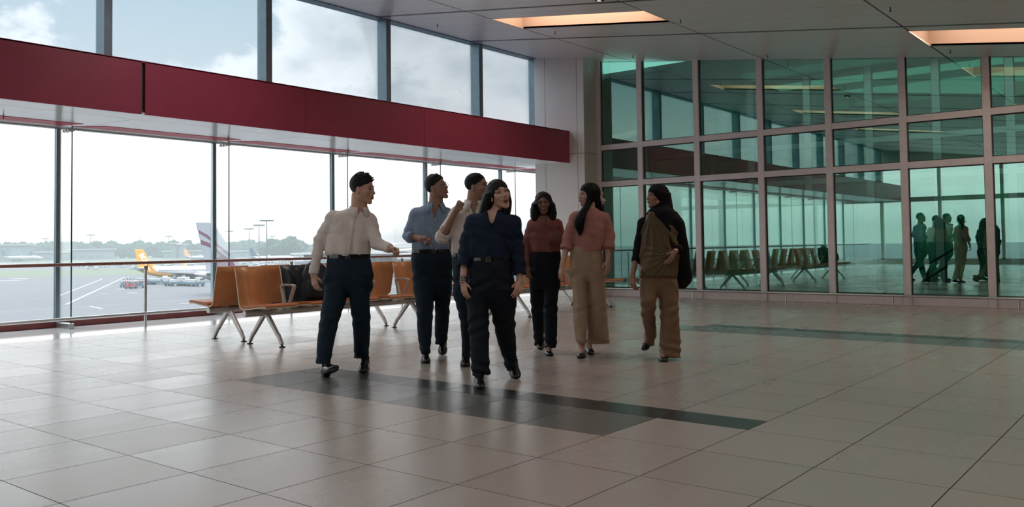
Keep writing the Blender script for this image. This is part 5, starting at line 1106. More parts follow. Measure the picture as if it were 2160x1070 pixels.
def collar(root, c, yaw, r, mat, inner=None, open_=16, tip=0.055, hgt=0.04, rx=1.0, spread=0.035):
    mb = MB(); vs = []; n = 40; th0 = math.radians(open_); a0 = math.radians(yaw)
    for k in range(n+1):
        th = th0+(2*PI-2*th0)*k/n; q = min(th, 2*PI-th)
        tp = tip*math.exp(-((q-th0-0.22)/0.36)**2); bk = 0.5-0.5*math.cos(th)
        dx, dy = math.sin(th+a0), -math.cos(th+a0)
        for (rr, z) in ((r*0.93+0.0*bk, -0.01),(r*0.97, hgt*(0.55+0.6*bk)),(r*1.10, hgt*(0.5+0.6*bk)),(r*1.22+spread*math.exp(-((q-th0-0.22)/0.5)**2), -0.006-tp)):
            vs.append((c[0]+dx*rr*rx, c[1]+dy*rr, c[2]+z))
    fs = [(4*k+j,4*k+j+1,4*k+j+5,4*k+j+4) for k in range(n) for j in range(3)]
    o = mb.add(vs, fs).build('collar', mat, root, smooth=True); s_ = o.modifiers.new('solid','SOLIDIFY'); s_.thickness = 0.0035; return o
def limb_pts(a): return [np.array(p, float) for p in a]

CROTCH = dict(A=0.72,B=0.63,C=0.60,D=0.60,E=0.66,F=0.74,G=0.60)
def build_person(key, label, sk, head, hair, top, pants, feet, extras=None):
    D = dict(BODY[key]); root = empty('person', (D['G'][0], D['G'][1], 0), YAW); tag(root, label, 'person')
    hc = np.array(D['head'], float); s = head.get('s', 1.0); hc = hc+np.array(head.get('off', (0,0,0)))
    Mx, W = head_frame(hc, head['yaw'], head['pitch'], head['roll'], s)
    fem = head.get('female', False)
    for q in ('armL','armR'): A_ = [list(p) for p in D[q]]; A_[0][2] -= top.get('drop', 0.032); D[q] = A_
    hs = sorted(D['hips']); zc = CROTCH[key]; hi_ = lambda z: [float(np.interp(z,[r[0] for r in hs],[r[i] for r in hs])) for i in range(1,5)]
    hn = [list(r) for r in hs if r[0] > zc+0.105]
    for r in hn: r[4] = min(r[4], 0.100+0.025*min(1,(r[0]-zc)/0.25))
    for dz, fw, fd in ((0.09,1.0,0.102),(0.06,0.985,0.092),(0.03,0.95,0.076),(0.0,0.86,0.050)):
        c_ = hi_(zc+dz); hn.append([zc+dz, c_[0], c_[1], c_[2]*fw, fd])
    D['hips'] = sorted(hn)
    for q in ('legL','legR'):
        lg = sorted(D[q]); t_ = list(lg[-1]); t_[0] = max(t_[0], zc+0.14); D[q] = lg[:-1]+[lg[-1], tuple(t_)] if t_[0] > lg[-1][0]+0.01 else lg
    allp = [D['top'], D['handL'][0], D['handL'][1], D['handR'][0], D['handR'][1]]+D_list(D['armL'])+D_list(D['armR'])
    xs = [p[0] for p in allp]+[r[1]-r[3] for r in D['torso']]+[r[1]+r[3] for r in D['torso']]+[r[1]-r[3] for q in ('legL','legR') for r in D[q]]+[r[1]+r[3] for q in ('legL','legR') for r in D[q]]
    ys = [p[1] for p in allp]+[-0.17, 0.17]+[r[2]-r[4] for q in ('legL','legR') for r in D[q]]+[r[2]+r[4] for q in ('legL','legR') for r in D[q]]+[p[1] for sh in D['shoes'] for p in sh]
    lo = (min(xs)-0.09, min(ys)-0.09, 0.0); hi = (max(xs)+0.09, max(ys)+0.09, D['top'][2]+0.10)
    # ---- body: one continuous surface
    f = Field(lo, hi, 0.0042)
    tor = D['torso']; hips = D['hips']; ins = 0.014
    nk = np.array(D['neck'], float); neck_r = (0.048 if fem else 0.064)*s
    base = W(0,-0.028,-0.055)
    ztop = max(r[0] for r in tor)
    zs = (D['armL'][0][2]+D['armR'][0][2])/2+0.03
    tw = sorted(tor); rz = lambda z: [float(np.interp(z,[r[0] for r in tw],[r[i] for r in tw])) for i in range(1,5)]
    tor = [r for r in tw if r[0] < zs-0.01]
    c1_, c2_, c3_, c4_ = rz(zs-0.005)
    tor += [(zs-0.005,c1_,c2_,c3_*0.97,c4_),(zs+0.02,c1_,c2_,c3_*0.86,c4_*0.93),(zs+0.045,c1_*0.6+nk[0]*0.4,c2_,c3_*0.66,c4_*0.80),(zs+0.065,c1_*0.3+nk[0]*0.7,c2_,c3_*0.42,c4_*0.66)]
    f.loft(tor, k=0.0, inset=ins+0.004)
    f.loft(hips, k=0.03, inset=ins+0.006)
    for q in ('legL','legR'):
        R_ = sorted(D[q]); rows = [(r[0], r[1], r[2], min(r[3],0.075 if r[0] > 0.45 else 0.052)-0.012, min(r[4],0.085 if r[0] > 0.45 else 0.058)-0.012) for r in R_]
        f.loft(rows, k=0.03)
        sh = D['shoes'][0 if q == 'legL' else 1]; h = np.array(sh[0],float); t = np.array(sh[1],float); an = h+(t-h)*0.22+np.array((0,0,0.09)); b_ = np.array((rows[0][1],rows[0][2],rows[0][0]+0.10))
        f.cone(b_, an, 0.036, 0.030, 0.02); f.cone(an, h+(t-h)*0.45+np.array((0,0,0.045)), 0.029, 0.024, 0.02); f.cone(h+(t-h)*0.45+np.array((0,0,0.042)), h+(t-h)*0.78+np.array((0,0,0.028)), 0.022, 0.014, 0.02)
    f.cone(nk+np.array((0,0.012,-0.05)), base, neck_r*1.08, neck_r*0.95, 0.03)
    shm = {}
    for q,hd in (('armL','handL'),('armR','handR')):
        A = limb_pts(D[q]); H = limb_pts(D[hd]); ar = top.get('armr', 0.042 if fem else 0.048)
        f.cone((nk[0]*0.85+A[0][0]*0.15, 0.005, nk[2]-0.060), A[0], ar, ar*1.02, 0.04)
        wr = H[0]; el = A[1]
        f.cone(A[0], el, ar, ar*0.82, 0.015); f.cone(el, wr, ar*0.82, 0.025 if fem else 0.028, 0.01)
        HSIGN[0] = top.get('hs'+hd[-1], 1); add_hand(f, wr, H[1], top['thumb'+hd[-1]], top.get('curl'+hd[-1], 0.35), top.get('hands', 0.92 if fem else 1.0))
    add_head(f, Mx, W, s, fem, open_mouth=head.get('open', 0), jawk=1, ears=head.get('ears', True))
    f.mesh('body', MS[sk], root, smooth_iter=1)
    face_parts(root, W, Mx, s, M['lip_red'] if head.get('red') else M['lip'], head.get('smile', 0), head.get('open', 0), fem, head.get('closed', False))
    # ---- trousers
    f = Field((lo[0],lo[1],0.0), (hi[0],hi[1],max(r[0] for r in hips)+0.03), 0.0048)
    def folds(X,Y,Z):
        n = 0.0035*np.sin(34*X+5*Z+2.0*np.sin(9*Z+3*Y))*np.sin(6*Z+11*Y+1.0)
        n = n+0.0045*np.exp(-((Z-0.10)/0.09)**2)*np.sin(75*Z+22*X+9*Y)+0.004*np.exp(-((Z-0.46)/0.09)**2)*np.sin(60*Z-26*X+8*Y)
        n = n+0.004*np.exp(-((Z-0.78)/0.07)**2)*np.sin(55*Z+30*np.abs(X)+6*Y)
        return n*pants.get('fold', 1.0)
    f.loft(hips, k=0.0, noise=folds, p=2.4)
    for q in ('legL','legR'): f.loft(D[q], k=0.03, noise=folds, p=2.2)
    if 'flare' in D: f.loft([(r[0],r[1]+0.012,r[2],r[3],r[4]) for r in D['flare']], k=0.03, noise=folds)
    for q in ('legL','legR'):   # hollow hems
        R_ = sorted(D[q])[0]; f.loft([(R_[0]-0.02,R_[1],R_[2],R_[3],R_[4]),(R_[0]+0.03,R_[1],R_[2],R_[3],R_[4])], k=0.0, op='s', inset=0.013)
    po = f.mesh('trousers', pants['mat'], root)
    # ---- top
    zl = min([r[0] for r in tor]+[(D[q][2] if top.get('end'+e_) is None else top['end'+e_])[2] for q,e_ in (('armL','L'),('armR','R'))])
    f = Field((lo[0],lo[1],zl-0.07), (hi[0],hi[1],ztop+0.08), 0.0044)
    am = top.get('fold', 1.0); zh = tor[0][0] if tor[0][0] < tor[-1][0] else tor[-1][0]
    def sf(X,Y,Z):
        n = 0.004*np.sin(26*X+7*Z+1.7*np.sin(8*Z+2*Y)+0.8)*np.sin(9*Z+10*Y+2*np.sin(5*X))
        n = n+0.006*np.exp(-((Z-zh-0.05)/0.06)**2)*np.sin(52*X+18*Y+10*Z)+0.003*np.sin(60*Z+25*X)*np.exp(-((Z-zh-0.2)/0.08)**2)
        return n*am
    f.loft(tor, k=0.0, noise=sf, p=top.get('p', 2.25))
    f.cone((nk[0],0.0,zs-0.03),(nk[0],0.008,nk[2]-0.015),0.088,0.066 if not fem else 0.058,0.05)
    for q,hd in (('armL','handL'),('armR','handR')):
        A = limb_pts(D[q]); H = limb_pts(D[hd]); r0, r1, r2 = top.get('sleeve', (0.058,0.050,0.040)); end = top.get('end'+hd[-1], None)
        f.cone((nk[0]*0.85+A[0][0]*0.15, 0.005, nk[2]-0.060), A[0], r0*0.80, r0, 0.05)
        nz_ = lambda X,Y,Z: am*0.0035*np.sin(70*Z+20*X+14*Y)*np.sin(16*Z+9*X)
        f.cone(A[0], A[1], r0, r1, 0.02, noise=nz_)
        e = A[2] if end is None else np.array(end, float)
        dd = H[0]-A[1]; dd = dd/np.linalg.norm(dd)
        f.cone(A[1], e, r1, r2, 0.012, noise=nz_, clip=(e+dd*0.012, dd))
        f.cone(e-dd*0.01, e+dd*0.05, r2-0.007, r2-0.007, 0.0, 's')
    V = top.get('V')
    if V:
        f.cone(nk+np.array((0,-0.05,0.045)), np.array(V[0]), 0.052*V[1], 0.012, 0.004, 's')
        f.cone(nk+np.array((0,-0.085,0.02)), np.array(V[0])+np.array((0,-0.03,0)), 0.045*V[1], 0.012, 0.004, 's')
    f.cone(nk+np.array((0,0.0,-0.03)), nk+np.array((0,0.0,0.12)), neck_r+0.010, neck_r+0.012, 0.006, 's')
    to = f.mesh(top.get('name','shirt'), top['mat'], root)
    for q,hd in (('armL','handL'),('armR','handR')):
        if top.get('cuff'):
            A = limb_pts(D[q]); end = top.get('end'+hd[-1], None); e = A[2] if end is None else np.array(end, float)
            H0 = limb_pts(D[hd])[0]; dd = (H0-A[1]); dd /= np.linalg.norm(dd); w_ = top['cuff']
            MB().tube([e-dd*w_, e-dd*(w_-0.006), e+dd*0.008, e+dd*0.014], [r2+0.008,r2+0.010,r2+0.006,r2-0.004], 20).build('cuff', top['mat'], to, smooth=True)
    if feet.get('style','oxford') == 'oxford':
        for i,(q,sh) in enumerate(zip(('legL','legR'), D['shoes'])):
            R_ = sorted(D[q])[0]; h = np.array(sh[0],float); t = np.array(sh[1],float); an = h+(t-h)*0.22+np.array((0,0,0.085))
            b_ = np.array((R_[1],R_[2],R_[0]+0.10)); u_ = (b_-an); b_ = an+u_*min(1,0.2/np.linalg.norm(u_))
            MB().tube([tuple(h+(t-h)*0.22+np.array((0,0,0.045))),tuple(an),tuple(b_)],[0.036,0.037,0.044],16).tube([tuple(an+np.array((0,0,0.01))),tuple(h+(t-h)*0.36+np.array((0,0,0.058))),tuple(h+(t-h)*0.55+np.array((0,0,0.046)))],[0.036,0.031,0.024],16).build('sock', M['black_cloth'], root, smooth=True)
    # ---- shoes
    for i,sh in enumerate(D['shoes']): shoe(root, sh[0], sh[1], feet.get('w',0.046), feet.get('style','oxford'))
    hair(root, W, Mx, s, D)
    if extras: extras(root, to, po, W, Mx, s, D)
    return root
def D_list(a): return [p for p in a]

def short_hair(root, W, Mx, s, D, mat='hair_black', lift=0.012, spikes=0.006, fade=True):
    f = Field(W(0,0,0)-0.17*s, W(0,0,0)+0.19*s, 0.0032)
    def nz_(X,Y,Z): return 0.0009*np.sin(420*X+130*Z)*np.sin(380*Y+90*Z)
    f.ell(W(0,-0.018,0.036+lift*0.5), np.array((0.0765,0.095,0.080+lift))*s, Mx, 0, noise=nz_)
    rr = random.Random(5); nt_ = int(90*min(1,spikes/0.010))
    for k in range(nt_):
        x = rr.uniform(-0.055,0.055); y = rr.uniform(-0.06,0.068); zt = 0.036+lift*0.5+(0.080+lift)*math.sqrt(max(0.05,1-(x/0.0765)**2-((y+0.018)/0.095)**2))
        fw = 0.6+0.6*(y+0.06)/0.13; L_ = spikes*rr.uniform(1.0,2.0)
        f.cone(W(x,y,zt-0.006), W(x+rr.uniform(-0.3,0.3)*L_,y+fw*L_,zt+L_*rr.uniform(0.25,0.75)), 0.0075*s, 0.0018*s, 0.005)
    # keep the face, ears and nape free
    f.ell(W(0,0.105,-0.015), np.array((0.080,0.070,0.088))*s, Mx, 0.006, 's')
    f.cut(W(0,0.0,-0.045), -np.array(Mx)[:,2]+0.25*np.array(Mx)[:,1])
    for sd in (-1,1):
        f.ell(W(sd*0.085,0.030,-0.035), np.array((0.03,0.040,0.052))*s, Mx, 0.004, 's')
    f.mesh('hair', M[mat], root)

def torso_front(D, z, x=None, extra=0.004, p=2.25):
    R = np.array(sorted(D['torso']), float); cx = np.interp(z,R[:,0],R[:,1]); w = np.interp(z,R[:,0],R[:,3]); d = np.interp(z,R[:,0],R[:,4]); cy = np.interp(z,R[:,0],R[:,2])
    x = cx if x is None else x; u = min(0.98, abs((x-cx)/w)); return (x, cy-d*(1-u**p)**(1/p)-extra, z)
def belt_for(root, D, z, mat, buckle_x=None, h=0.032, bw=0.03):
    R = np.array(sorted(D['hips']), float); cx = np.interp(z,R[:,0],R[:,1]); w = np.interp(z,R[:,0],R[:,3]); d = np.interp(z,R[:,0],R[:,4])
    b = ring_band('belt', mat, root, (cx,0,z), w+0.001, d+0.001, h)
    x = cx if buckle_x is None else buckle_x
    u = abs((x-cx)/w); y = -d*(1-u**2.4)**(1/2.4)-0.008
    mb = MB(); mb.bar((x-bw/2,y,z+h*0.55),(x+bw/2,y,z+h*0.55),0.004,0.004).bar((x-bw/2,y,z-h*0.55),(x+bw/2,y,z-h*0.55),0.004,0.004).bar((x-bw/2,y,z-h*0.6),(x-bw/2,y,z+h*0.6),0.004,0.004).bar((x+bw/2,y,z-h*0.6),(x+bw/2,y,z+h*0.6),0.004,0.004).bar((x-bw/2,y-0.001,z),(x+bw/2,y-0.001,z),0.003,0.003)
    mb.build('buckle', M['buckle'], b); return b
def placket(to, D, z0, z1, x0, x1, mat, nb=6):
    pts = []
    mb = MB(); n = 26; vs = []
    for k in range(n+1):
        z = z1+(z0-z1)*k/n; x = x1+(x0-x1)*k/n
        a = torso_front(D, z, x-0.014, 0.003); b_ = torso_front(D, z, x+0.014, 0.003); vs += [a, b_]
    o = mb.add(vs, [(2*k,2*k+1,2*k+3,2*k+2) for k in range(n)]).build('placket', mat, to, smooth=True); s_ = o.modifiers.new('solid','SOLIDIFY'); s_.thickness = 0.004; s_.offset = 0
    for k in range(nb):
        z = z1+(z0-z1)*(k+0.5)/nb; x = x1+(x0-x1)*(k+0.5)/nb; p = torso_front(D, z, x, 0.007)
        MB().lathe([(0.0045,-0.001),(0.0045,0.001)], p, 10, 'y').build('button', M['pearl'], to)

# A: white shirted man on the left, looking back over his shoulder to the group
def exA(root, to, po, W, Mx, s, D):
    collar(to, (D['neck'][0],D['neck'][1]-0.004,D['neck'][2]+0.002), 20, 0.072, M['shirt_white'], tip=0.06)
    placket(to, D, 1.03, 1.36, 0.075, 0.135, M['shirt_white'])
    belt_for(root, D, 1.015, M['leather'], 0.075)
build_person('A', 'man in white shirt and navy trousers at the left, head turned to the others', 'light', dict(yaw=74, pitch=-4, roll=0, s=1.09, open=0.15, smile=1, off=(0.0,0,-0.010)),
    lambda *a: short_hair(*a, mat='hair_dark', lift=0.012, spikes=0.013),
    dict(mat=M['shirt_white'], sleeve=(0.066,0.054,0.036), cuff=0.055, thumbL=(0.8,-0.5,0.1), thumbR=(-0.3,-0.4,1.0), curlL=0.45, curlR=1.15, hsL=-1, hsR=1, V=((0.148,-0.10,1.375),0.9), fold=1.3),
    dict(mat=M['trouser_navy']), dict(style='oxford'), exA)
# B: blue shirted man with glasses
def glasses(root, W, s):
    mb = MB()
    for sd in (-1,1):
        pts = [W(sd*0.031+0.022*math.cos(a), 0.095-0.10*(0.022*math.cos(a)*sd if sd else 0), 0.003+0.016*math.sin(a)) for a in np.linspace(0,2*PI,17)]
        mb.tube(pts, 0.0016*s, 6, caps=False); mb.tube([W(sd*0.053,0.091,0.008), W(sd*0.074,0.04,0.010), W(sd*0.080,-0.012,0.006)], 0.0017*s, 6)
    mb.tube([W(-0.009,0.098,0.006),W(0.009,0.098,0.006)],0.0015*s,6).build('glasses', M['buckle'], root, smooth=True)
def exB(root, to, po, W, Mx, s, D):
    collar(to, (D['neck'][0],D['neck'][1]-0.004,D['neck'][2]+0.006), 10, 0.074, M['shirt_stripe'], tip=0.065, spread=0.05, open_=24)
    placket(to, D, 1.07, 1.37, -0.005, 0.045, M['shirt_stripe'])
    belt_for(root, D, 1.045, M['leather'], 0.02); glasses(root, W, s)
build_person('B', 'laughing man in blue striped shirt with rolled sleeves, glasses and dark trousers', 'tan', dict(yaw=62, pitch=14, roll=5, s=1.07, open=0.55, smile=1),
    lambda *a: short_hair(*a, mat='hair_dark', lift=0.011, spikes=0.006),
    dict(mat=M['shirt_stripe'], sleeve=(0.068,0.058,0.050), endL=(-0.20,-0.045,1.178), endR=(0.150,0.06,1.16), cuff=0.035, thumbL=(0.2,-0.3,1), thumbR=(-0.8,-0.5,0), curlL=0.8, curlR=0.4, hsL=1, hsR=1, V=((0.03,-0.10,1.37),1.05), fold=1.2),
    dict(mat=M['trouser_navy']), dict(style='oxford'), exB)
# C: white shirted man behind, fist raised
def exC(root, to, po, W, Mx, s, D):
    collar(to, (D['neck'][0],D['neck'][1]-0.004,D['neck'][2]+0.006), 10, 0.074, M['shirt_white'], tip=0.065, spread=0.045, open_=22)
    placket(to, D, 1.04, 1.36, 0.0, 0.03, M['shirt_white']); belt_for(root, D, 1.01, M['leather'], 0.0)
build_person('C', 'man in white shirt with raised fist, half hidden behind the woman in navy', 'tan', dict(yaw=66, pitch=2, roll=4, s=1.08, smile=1, off=(0.0,0,-0.006)),
    lambda *a: short_hair(*a, mat='hair_black', lift=0.003, spikes=0.002),
    dict(mat=M['shirt_white'], sleeve=(0.068,0.062,0.052), endL=(-0.262,-0.093,1.20), endR=(0.166,0.075,1.14), cuff=0.03, thumbL=(0.6,-0.2,0.4), thumbR=(-0.8,-0.5,0), curlL=1.35, curlR=0.4, hsL=-1, V=((0.02,-0.10,1.38),1.0), fold=1.2),
    dict(mat=M['trouser_navy']), dict(style='oxford'), exC)
# D: woman in navy, laughing, in front
def hairD(root, W, Mx, s, D):
    f = Field(np.minimum(W(0,0,0),np.array(D['neck']))-0.22, W(0,0,0)+0.2, 0.0036)
    def nz_(X,Y,Z): return 0.0016*np.sin(260*X+190*Y+3*np.sin(12*Z))
    f.ell(W(0,-0.020,0.038), np.array((0.083,0.103,0.090))*s, Mx, 0, noise=nz_)
    nk = np.array(D['neck'])
    f.loft([(nk[2]+0.01,hx,hy,0.030,0.045) for hx,hy in ()] or [(nk[2]-0.06,nk[0]-0.085,0.0,0.020,0.035),(nk[2]-0.0,nk[0]-0.078,0.0,0.036,0.055),(nk[2]+0.08,nk[0]-0.055,0.0,0.040,0.065),(nk[2]+0.16,nk[0]-0.030,0.01,0.036,0.07)], k=0.03, noise=nz_)
    f.loft([(nk[2]-0.045,nk[0]+0.105,-0.01,0.028,0.03),(nk[2]+0.03,nk[0]+0.115,-0.01,0.038,0.05),(nk[2]+0.10,nk[0]+0.122,-0.01,0.036,0.06),(nk[2]+0.18,nk[0]+0.105,0.01,0.03,0.06)], k=0.03, noise=nz_)
    f.loft([(nk[2]-0.04,nk[0]-0.01,0.075,0.09,0.025),(nk[2]+0.05,nk[0]+0.01,0.07,0.105,0.035),(nk[2]+0.16,nk[0]+0.03,0.05,0.10,0.05)], k=0.03, noise=nz_)
    f.ell(W(0.004,0.100,-0.042), np.array((0.056,0.075,0.092))*s, Mx, 0.008, 's')
    f.cone(nk+np.array((0.0,-0.10,0.02)), W(0,0.10,-0.08), 0.05, 0.05, 0.01, 's')
    f.mesh('hair', M['hair_dark'], root)
def exD(root, to, po, W, Mx, s, D):
    belt_for(root, D, 0.982, M['leather'], -0.055, 0.03, 0.034)
    c = np.array(D['handL'][0]); d_ = (np.array(D['handL'][0])-np.array(D['armL'][1])); d_ /= np.linalg.norm(d_)
    w = MB().tube([c-d_*0.040,c-d_*0.022],0.030,20).build('wrist_watch', M['bag_trim'], root, smooth=True)
    MB().lathe([(0.017,-0.036),(0.017,-0.026)], tuple(c-d_*0.031+np.array((-0.004,0,0))),18,'y').build('watch_face', M['buckle'], w)
    for k in (0.0,0.016): MB().tube([c-d_*(0.008-k),c-d_*(0.003-k)],0.0285,16).build('bracelet', M['black'], root, smooth=True)
    n = np.array(D['neck'])
    MB().tube([(n[0]-0.055,-0.055,n[2]+0.0),(n[0]-0.03,-0.10,n[2]-0.06),(-0.025,-0.118,1.258),(n[0]+0.035,-0.10,n[2]-0.06),(n[0]+0.055,-0.055,n[2]+0.0)],0.005,8).build('collar', M['navy_blouse'], to, smooth=True)
build_person('D', 'laughing woman in front in navy blouse and black trousers', 'light', dict(yaw=20, pitch=8, roll=15, s=1.04, female=True, open=0.9, smile=1, closed=True, off=(0.0,-0.01,0.0)),
    hairD, dict(mat=M['navy_blouse'], name='blouse', sleeve=(0.060,0.058,0.055), thumbL=(0.7,-0.6,0.1), thumbR=(-0.8,-0.5,0), curlL=0.3, curlR=0.4, hsL=-1, V=((-0.025,-0.11,1.255),0.9), fold=1.6),
    dict(mat=M['black_trouser'], fold=1.6), dict(style='oxford', w=0.044), exD)
# E: woman with wavy hair in the mauve top
def hairE(root, W, Mx, s, D):
    f = Field(np.minimum(W(0,0,0),np.array(D['neck']))-0.24, W(0,0,0)+0.2, 0.0036)
    def nz_(X,Y,Z): return 0.0038*np.sin(95*Z+60*X+1.5*np.sin(50*Y))*np.sin(90*X+40*Z)+0.0016*np.sin(320*X+240*Y+3*np.sin(30*Z))
    f.ell(W(0,-0.020,0.036), np.array((0.087,0.103,0.090))*s, Mx, 0, noise=nz_)
    nk = np.array(D['neck'])
    for sd in (-1,1):
        f.loft([(nk[2]-0.055,nk[0]+sd*0.060,-0.045,0.035,0.03),(nk[2]-0.01,nk[0]+sd*0.075,-0.03,0.052,0.045),(nk[2]+0.06,nk[0]+sd*0.088,0.0,0.046,0.06),(nk[2]+0.14,nk[0]+sd*0.075,0.01,0.038,0.07)], k=0.03, noise=nz_)
    f.loft([(nk[2]-0.04,nk[0],0.08,0.10,0.03),(nk[2]+0.08,nk[0],0.07,0.11,0.04),(nk[2]+0.16,nk[0],0.05,0.10,0.06)], k=0.03, noise=nz_)
    f.ell(W(0,0.100,-0.022), np.array((0.058,0.070,0.092))*s, Mx, 0.008, 's')
    f.cone(nk+np.array((0,-0.09,0.0)), W(0,0.09,-0.08), 0.036, 0.045, 0.01, 's')
    f.mesh('hair', M['hair_black'], root)
def exE(root, to, po, W, Mx, s, D):
    c = np.array(D['handL'][0]); MB().tube([c+np.array((0,0,0.006)),c+np.array((0,0,-0.002))],0.029,16).build('bracelet', M['black'], root, smooth=True)
    n = np.array(D['neck'])
    for sd in (-1,1): MB().bar((n[0]+sd*0.050,-0.055,n[2]+0.0),(n[0]+0.0,-0.102,n[2]-0.085),0.006,0.020,up=(0,-1,0)).build('collar', M['knit_mauve'], to, bevel=0.003)
build_person('E', 'smiling woman with wavy black hair, mauve top and black trousers, hand raised', 'brown', dict(yaw=-4, pitch=2, roll=2, s=0.98, female=True, open=0.3, smile=1),
    hairE, dict(mat=M['knit_mauve'], name='blouse', sleeve=(0.056,0.050,0.036), endL=(-0.19,-0.03,0.925), endR=(0.163,-0.12,1.146), thumbL=(0.8,-0.5,0.1), thumbR=(0.1,-0.3,1.0), curlL=0.35, curlR=0.3, hsL=-1, V=((0.0,-0.11,1.29),0.9), fold=1.2),
    dict(mat=M['black_trouser'], fold=1.3), dict(style='flat', w=0.044), exE)
# F: woman with long black hair, pink sweater
def hairF(root, W, Mx, s, D):
    f = Field((D['neck'][0]-0.2,-0.22,1.10), W(0,0,0)+0.2, 0.0038)
    def nz_(X,Y,Z): return 0.0020*np.sin(240*X+170*Y+4*np.sin(9*Z))
    f.ell(W(0,-0.022,0.038), np.array((0.084,0.106,0.090))*s, Mx, 0, noise=nz_)
    n = np.array(D['neck'])
    f.loft([(1.175,-0.030,-0.13,0.010,0.010),(1.21,-0.030,-0.14,0.028,0.018),(1.27,-0.040,-0.145,0.046,0.026),(1.33,-0.030,-0.135,0.052,0.030),(1.40,0.0,-0.105,0.040,0.035),(1.46,0.045,-0.07,0.038,0.038),(1.53,0.07,-0.035,0.040,0.045)], k=0.03, noise=nz_)
    f.loft([(1.27,0.225,0.03,0.010,0.03),(1.34,0.205,0.06,0.035,0.04),(1.42,0.165,0.06,0.060,0.05),(1.50,0.135,0.05,0.065,0.06),(1.58,0.105,0.04,0.065,0.07)], k=0.04, noise=nz_)
    f.ell(W(0,0.098,-0.040), np.array((0.090,0.058,0.085))*s, Mx, 0.008, 's')
    for sd in (-1,1): f.ell(W(sd*0.062,-0.004,-0.01), np.array((0.024,0.048,0.062))*s, Mx, 0.02, noise=nz_)
    f.mesh('hair', M['hair_black'], root)
def exF(root, to, po, W, Mx, s, D):
    c = np.array((0.200,0.02,1.545)); mb = MB()
    for (a,b_) in (((0.0,0,0.05),0.016),((0.022,0,-0.01),0.017)): pass
    o = MB().tube([c+np.array((-0.02,0,0.055)),c+np.array((0.0,-0.02,0.045)),c+np.array((0.0,0,0.0)),c+np.array((0.022,-0.02,-0.03)),c+np.array((0.012,0,-0.06))],[0.008,0.017,0.008,0.018,0.008],10).build('hair_bow', M['ribbon'], root, smooth=True)
    MB().tube([(0.066,-0.112,1.06),(0.068,-0.128,0.99),(0.069,-0.130,0.96)],0.0022,6).build('fly_seam', M['brown_trouser'], po)
build_person('F', 'woman with long black hair, pink sweater and wide beige trousers, looking left', 'light', dict(yaw=-66, pitch=2, roll=-2, s=0.99, female=True, red=True),
    hairF, dict(mat=M['knit_pink'], name='sweater', sleeve=(0.066,0.064,0.055), cuff=0.03, thumbL=(0.7,-0.6,0.2), thumbR=(-0.7,-0.6,0.1), curlL=0.25, curlR=0.35, hsL=-1, fold=0.8),
    dict(mat=M['beige'], fold=0.9), dict(style='flat', w=0.044), exF)
# G: woman in black headscarf
def hairG(root, W, Mx, s, D):
    f = Field((-0.32,-0.24,0.60), (0.42,0.30,1.72), 0.0046)
    def nz_(X,Y,Z): return 0.005*np.sin(34*X+9*Z+2*np.sin(11*Z+8*Y))*np.sin(15*Y+6*Z)
    f.ell(W(0,-0.020,0.036), np.array((0.088,0.108,0.092))*s, Mx, 0)
    f.loft([(1.36,0.045,0.02,0.150,0.105),(1.40,0.05,0.02,0.115,0.095),(1.44,0.062,0.015,0.095,0.085),(1.50,0.065,0.02,0.085,0.085),(1.56,0.060,0.02,0.082,0.09)], k=0.03, noise=nz_)
    # drape over the left shoulder down the side and back
    f.loft([(0.66,0.245,0.07,0.030,0.05),(0.70,0.262,0.07,0.060,0.055),(0.76,0.270,0.07,0.072,0.06),(0.90,0.245,0.06,0.080,0.07),(1.05,0.225,0.045,0.085,0.08),(1.20,0.180,0.03,0.105,0.10),(1.30,0.130,0.01,0.130,0.125),(1.38,0.075,0.01,0.120,0.11)], k=0.05, noise=nz_)
    f.cone((0.10,-0.09,1.10),(0.06,-0.075,1.36),0.030,0.065,0.04, noise=nz_); f.cone((0.14,-0.10,1.03),(0.10,-0.09,1.12),0.03,0.03,0.03)
    f.cone((-0.04,-0.055,1.385),(0.06,-0.07,1.36),0.038,0.05,0.03)
    f.ell(W(0,0.112,-0.036), np.array((0.054,0.076,0.088))*s, Mx, 0.006, 's')
    f.mesh('headscarf', M['black_cloth'], root)
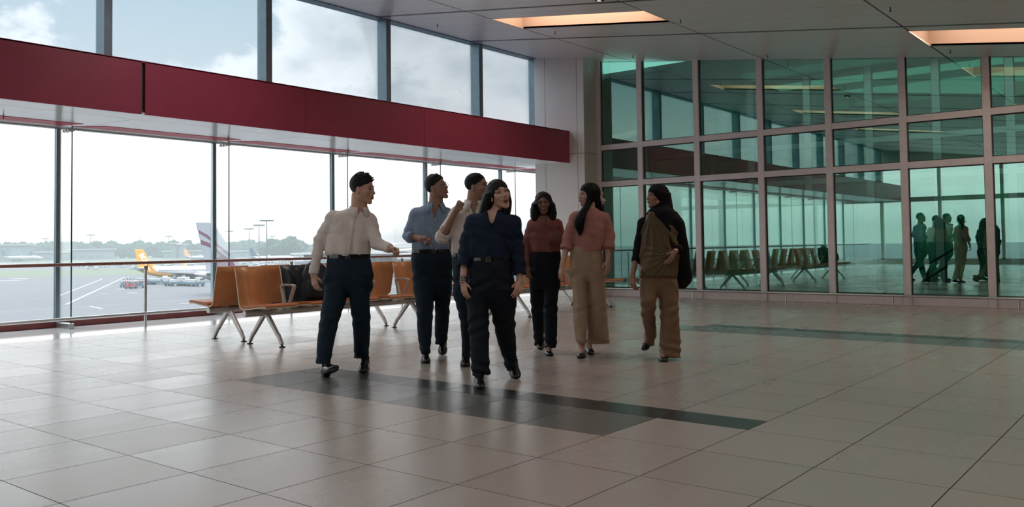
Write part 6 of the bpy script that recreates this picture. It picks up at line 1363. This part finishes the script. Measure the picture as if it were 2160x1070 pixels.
def exG(root, to, po, W, Mx, s, D):
    MB().lathe([(0.001,-0.008),(0.007,-0.004),(0.008,0),(0.007,0.004),(0.001,0.008)], tuple(W(-0.066,0.026,-0.055)),12).build('earring', M['pearl'], root, smooth=True)
    # draped olive tunic over a black long-sleeved top
    f = Field((-0.24,-0.24,0.74),(0.26,0.22,1.42),0.0044)
    def dr(X,Y,Z):
        th = np.arctan2(X+0.06, 1.40-Z); rr = np.sqrt((X+0.06)**2+(Z-1.40)**2)
        n = -0.010*(0.5+0.5*np.sin(30*th+7*rr+0.8*np.sin(14*rr)))**2.5*np.clip(rr/0.18,0,1)*np.clip((0.62-rr)/0.15,0,1)
        th2 = np.arctan2(0.12-X, 0.98-Z+0*X); r2 = np.sqrt((X-0.12)**2+(Z-0.98)**2)
        n = n-0.007*(0.5+0.5*np.sin(24*th2+5*r2))**2*np.clip(r2/0.08,0,1)*np.clip((0.30-r2)/0.08,0,1)
        return n*(Y < 0.02)
    rows = [(r[0],r[1],r[2],r[3]+0.008,r[4]+0.020) for r in D['torso'] if r[0] < 1.30]+[(1.33,-0.045,-0.02,0.060,0.085),(1.375,-0.045,-0.015,0.030,0.07)]
    f.loft(rows, k=0.0, noise=dr)
    f.cone((-0.14,-0.09,0.84),(0.10,-0.125,1.0),0.026,0.022,0.04); f.cone((-0.10,-0.11,0.80),(0.09,-0.13,0.96),0.020,0.018,0.02)
    f.cone((-0.03,-0.07,1.28),(-0.055,-0.075,1.36),0.035,0.03,0.03)
    f.mesh('tunic', M['olive'], root)
    c = np.array(D['handR'][0]); MB().tube([c+np.array((0.004,0.006,0.014)),c+np.array((0.0,0.0,0.006))],0.0275,16).build('bracelet', M['buckle'], root, smooth=True)
build_person('G', 'woman in black headscarf, draped olive tunic and wide brown trousers, looking left', 'tan', dict(yaw=-70, pitch=4, roll=0, s=0.97, female=True, red=True, ears=False),
    hairG, dict(mat=M['black_cloth'], name='top', sleeve=(0.050,0.046,0.040), endR=(0.168,-0.11,1.03), thumbL=(0.7,-0.6,0.1), thumbR=(-0.6,-0.6,-0.4), curlL=0.5, curlR=0.25, hsL=-1, hsR=1, fold=0.8),
    dict(mat=M['brown_trouser'], fold=1.5), dict(style='flat', w=0.044), exG)
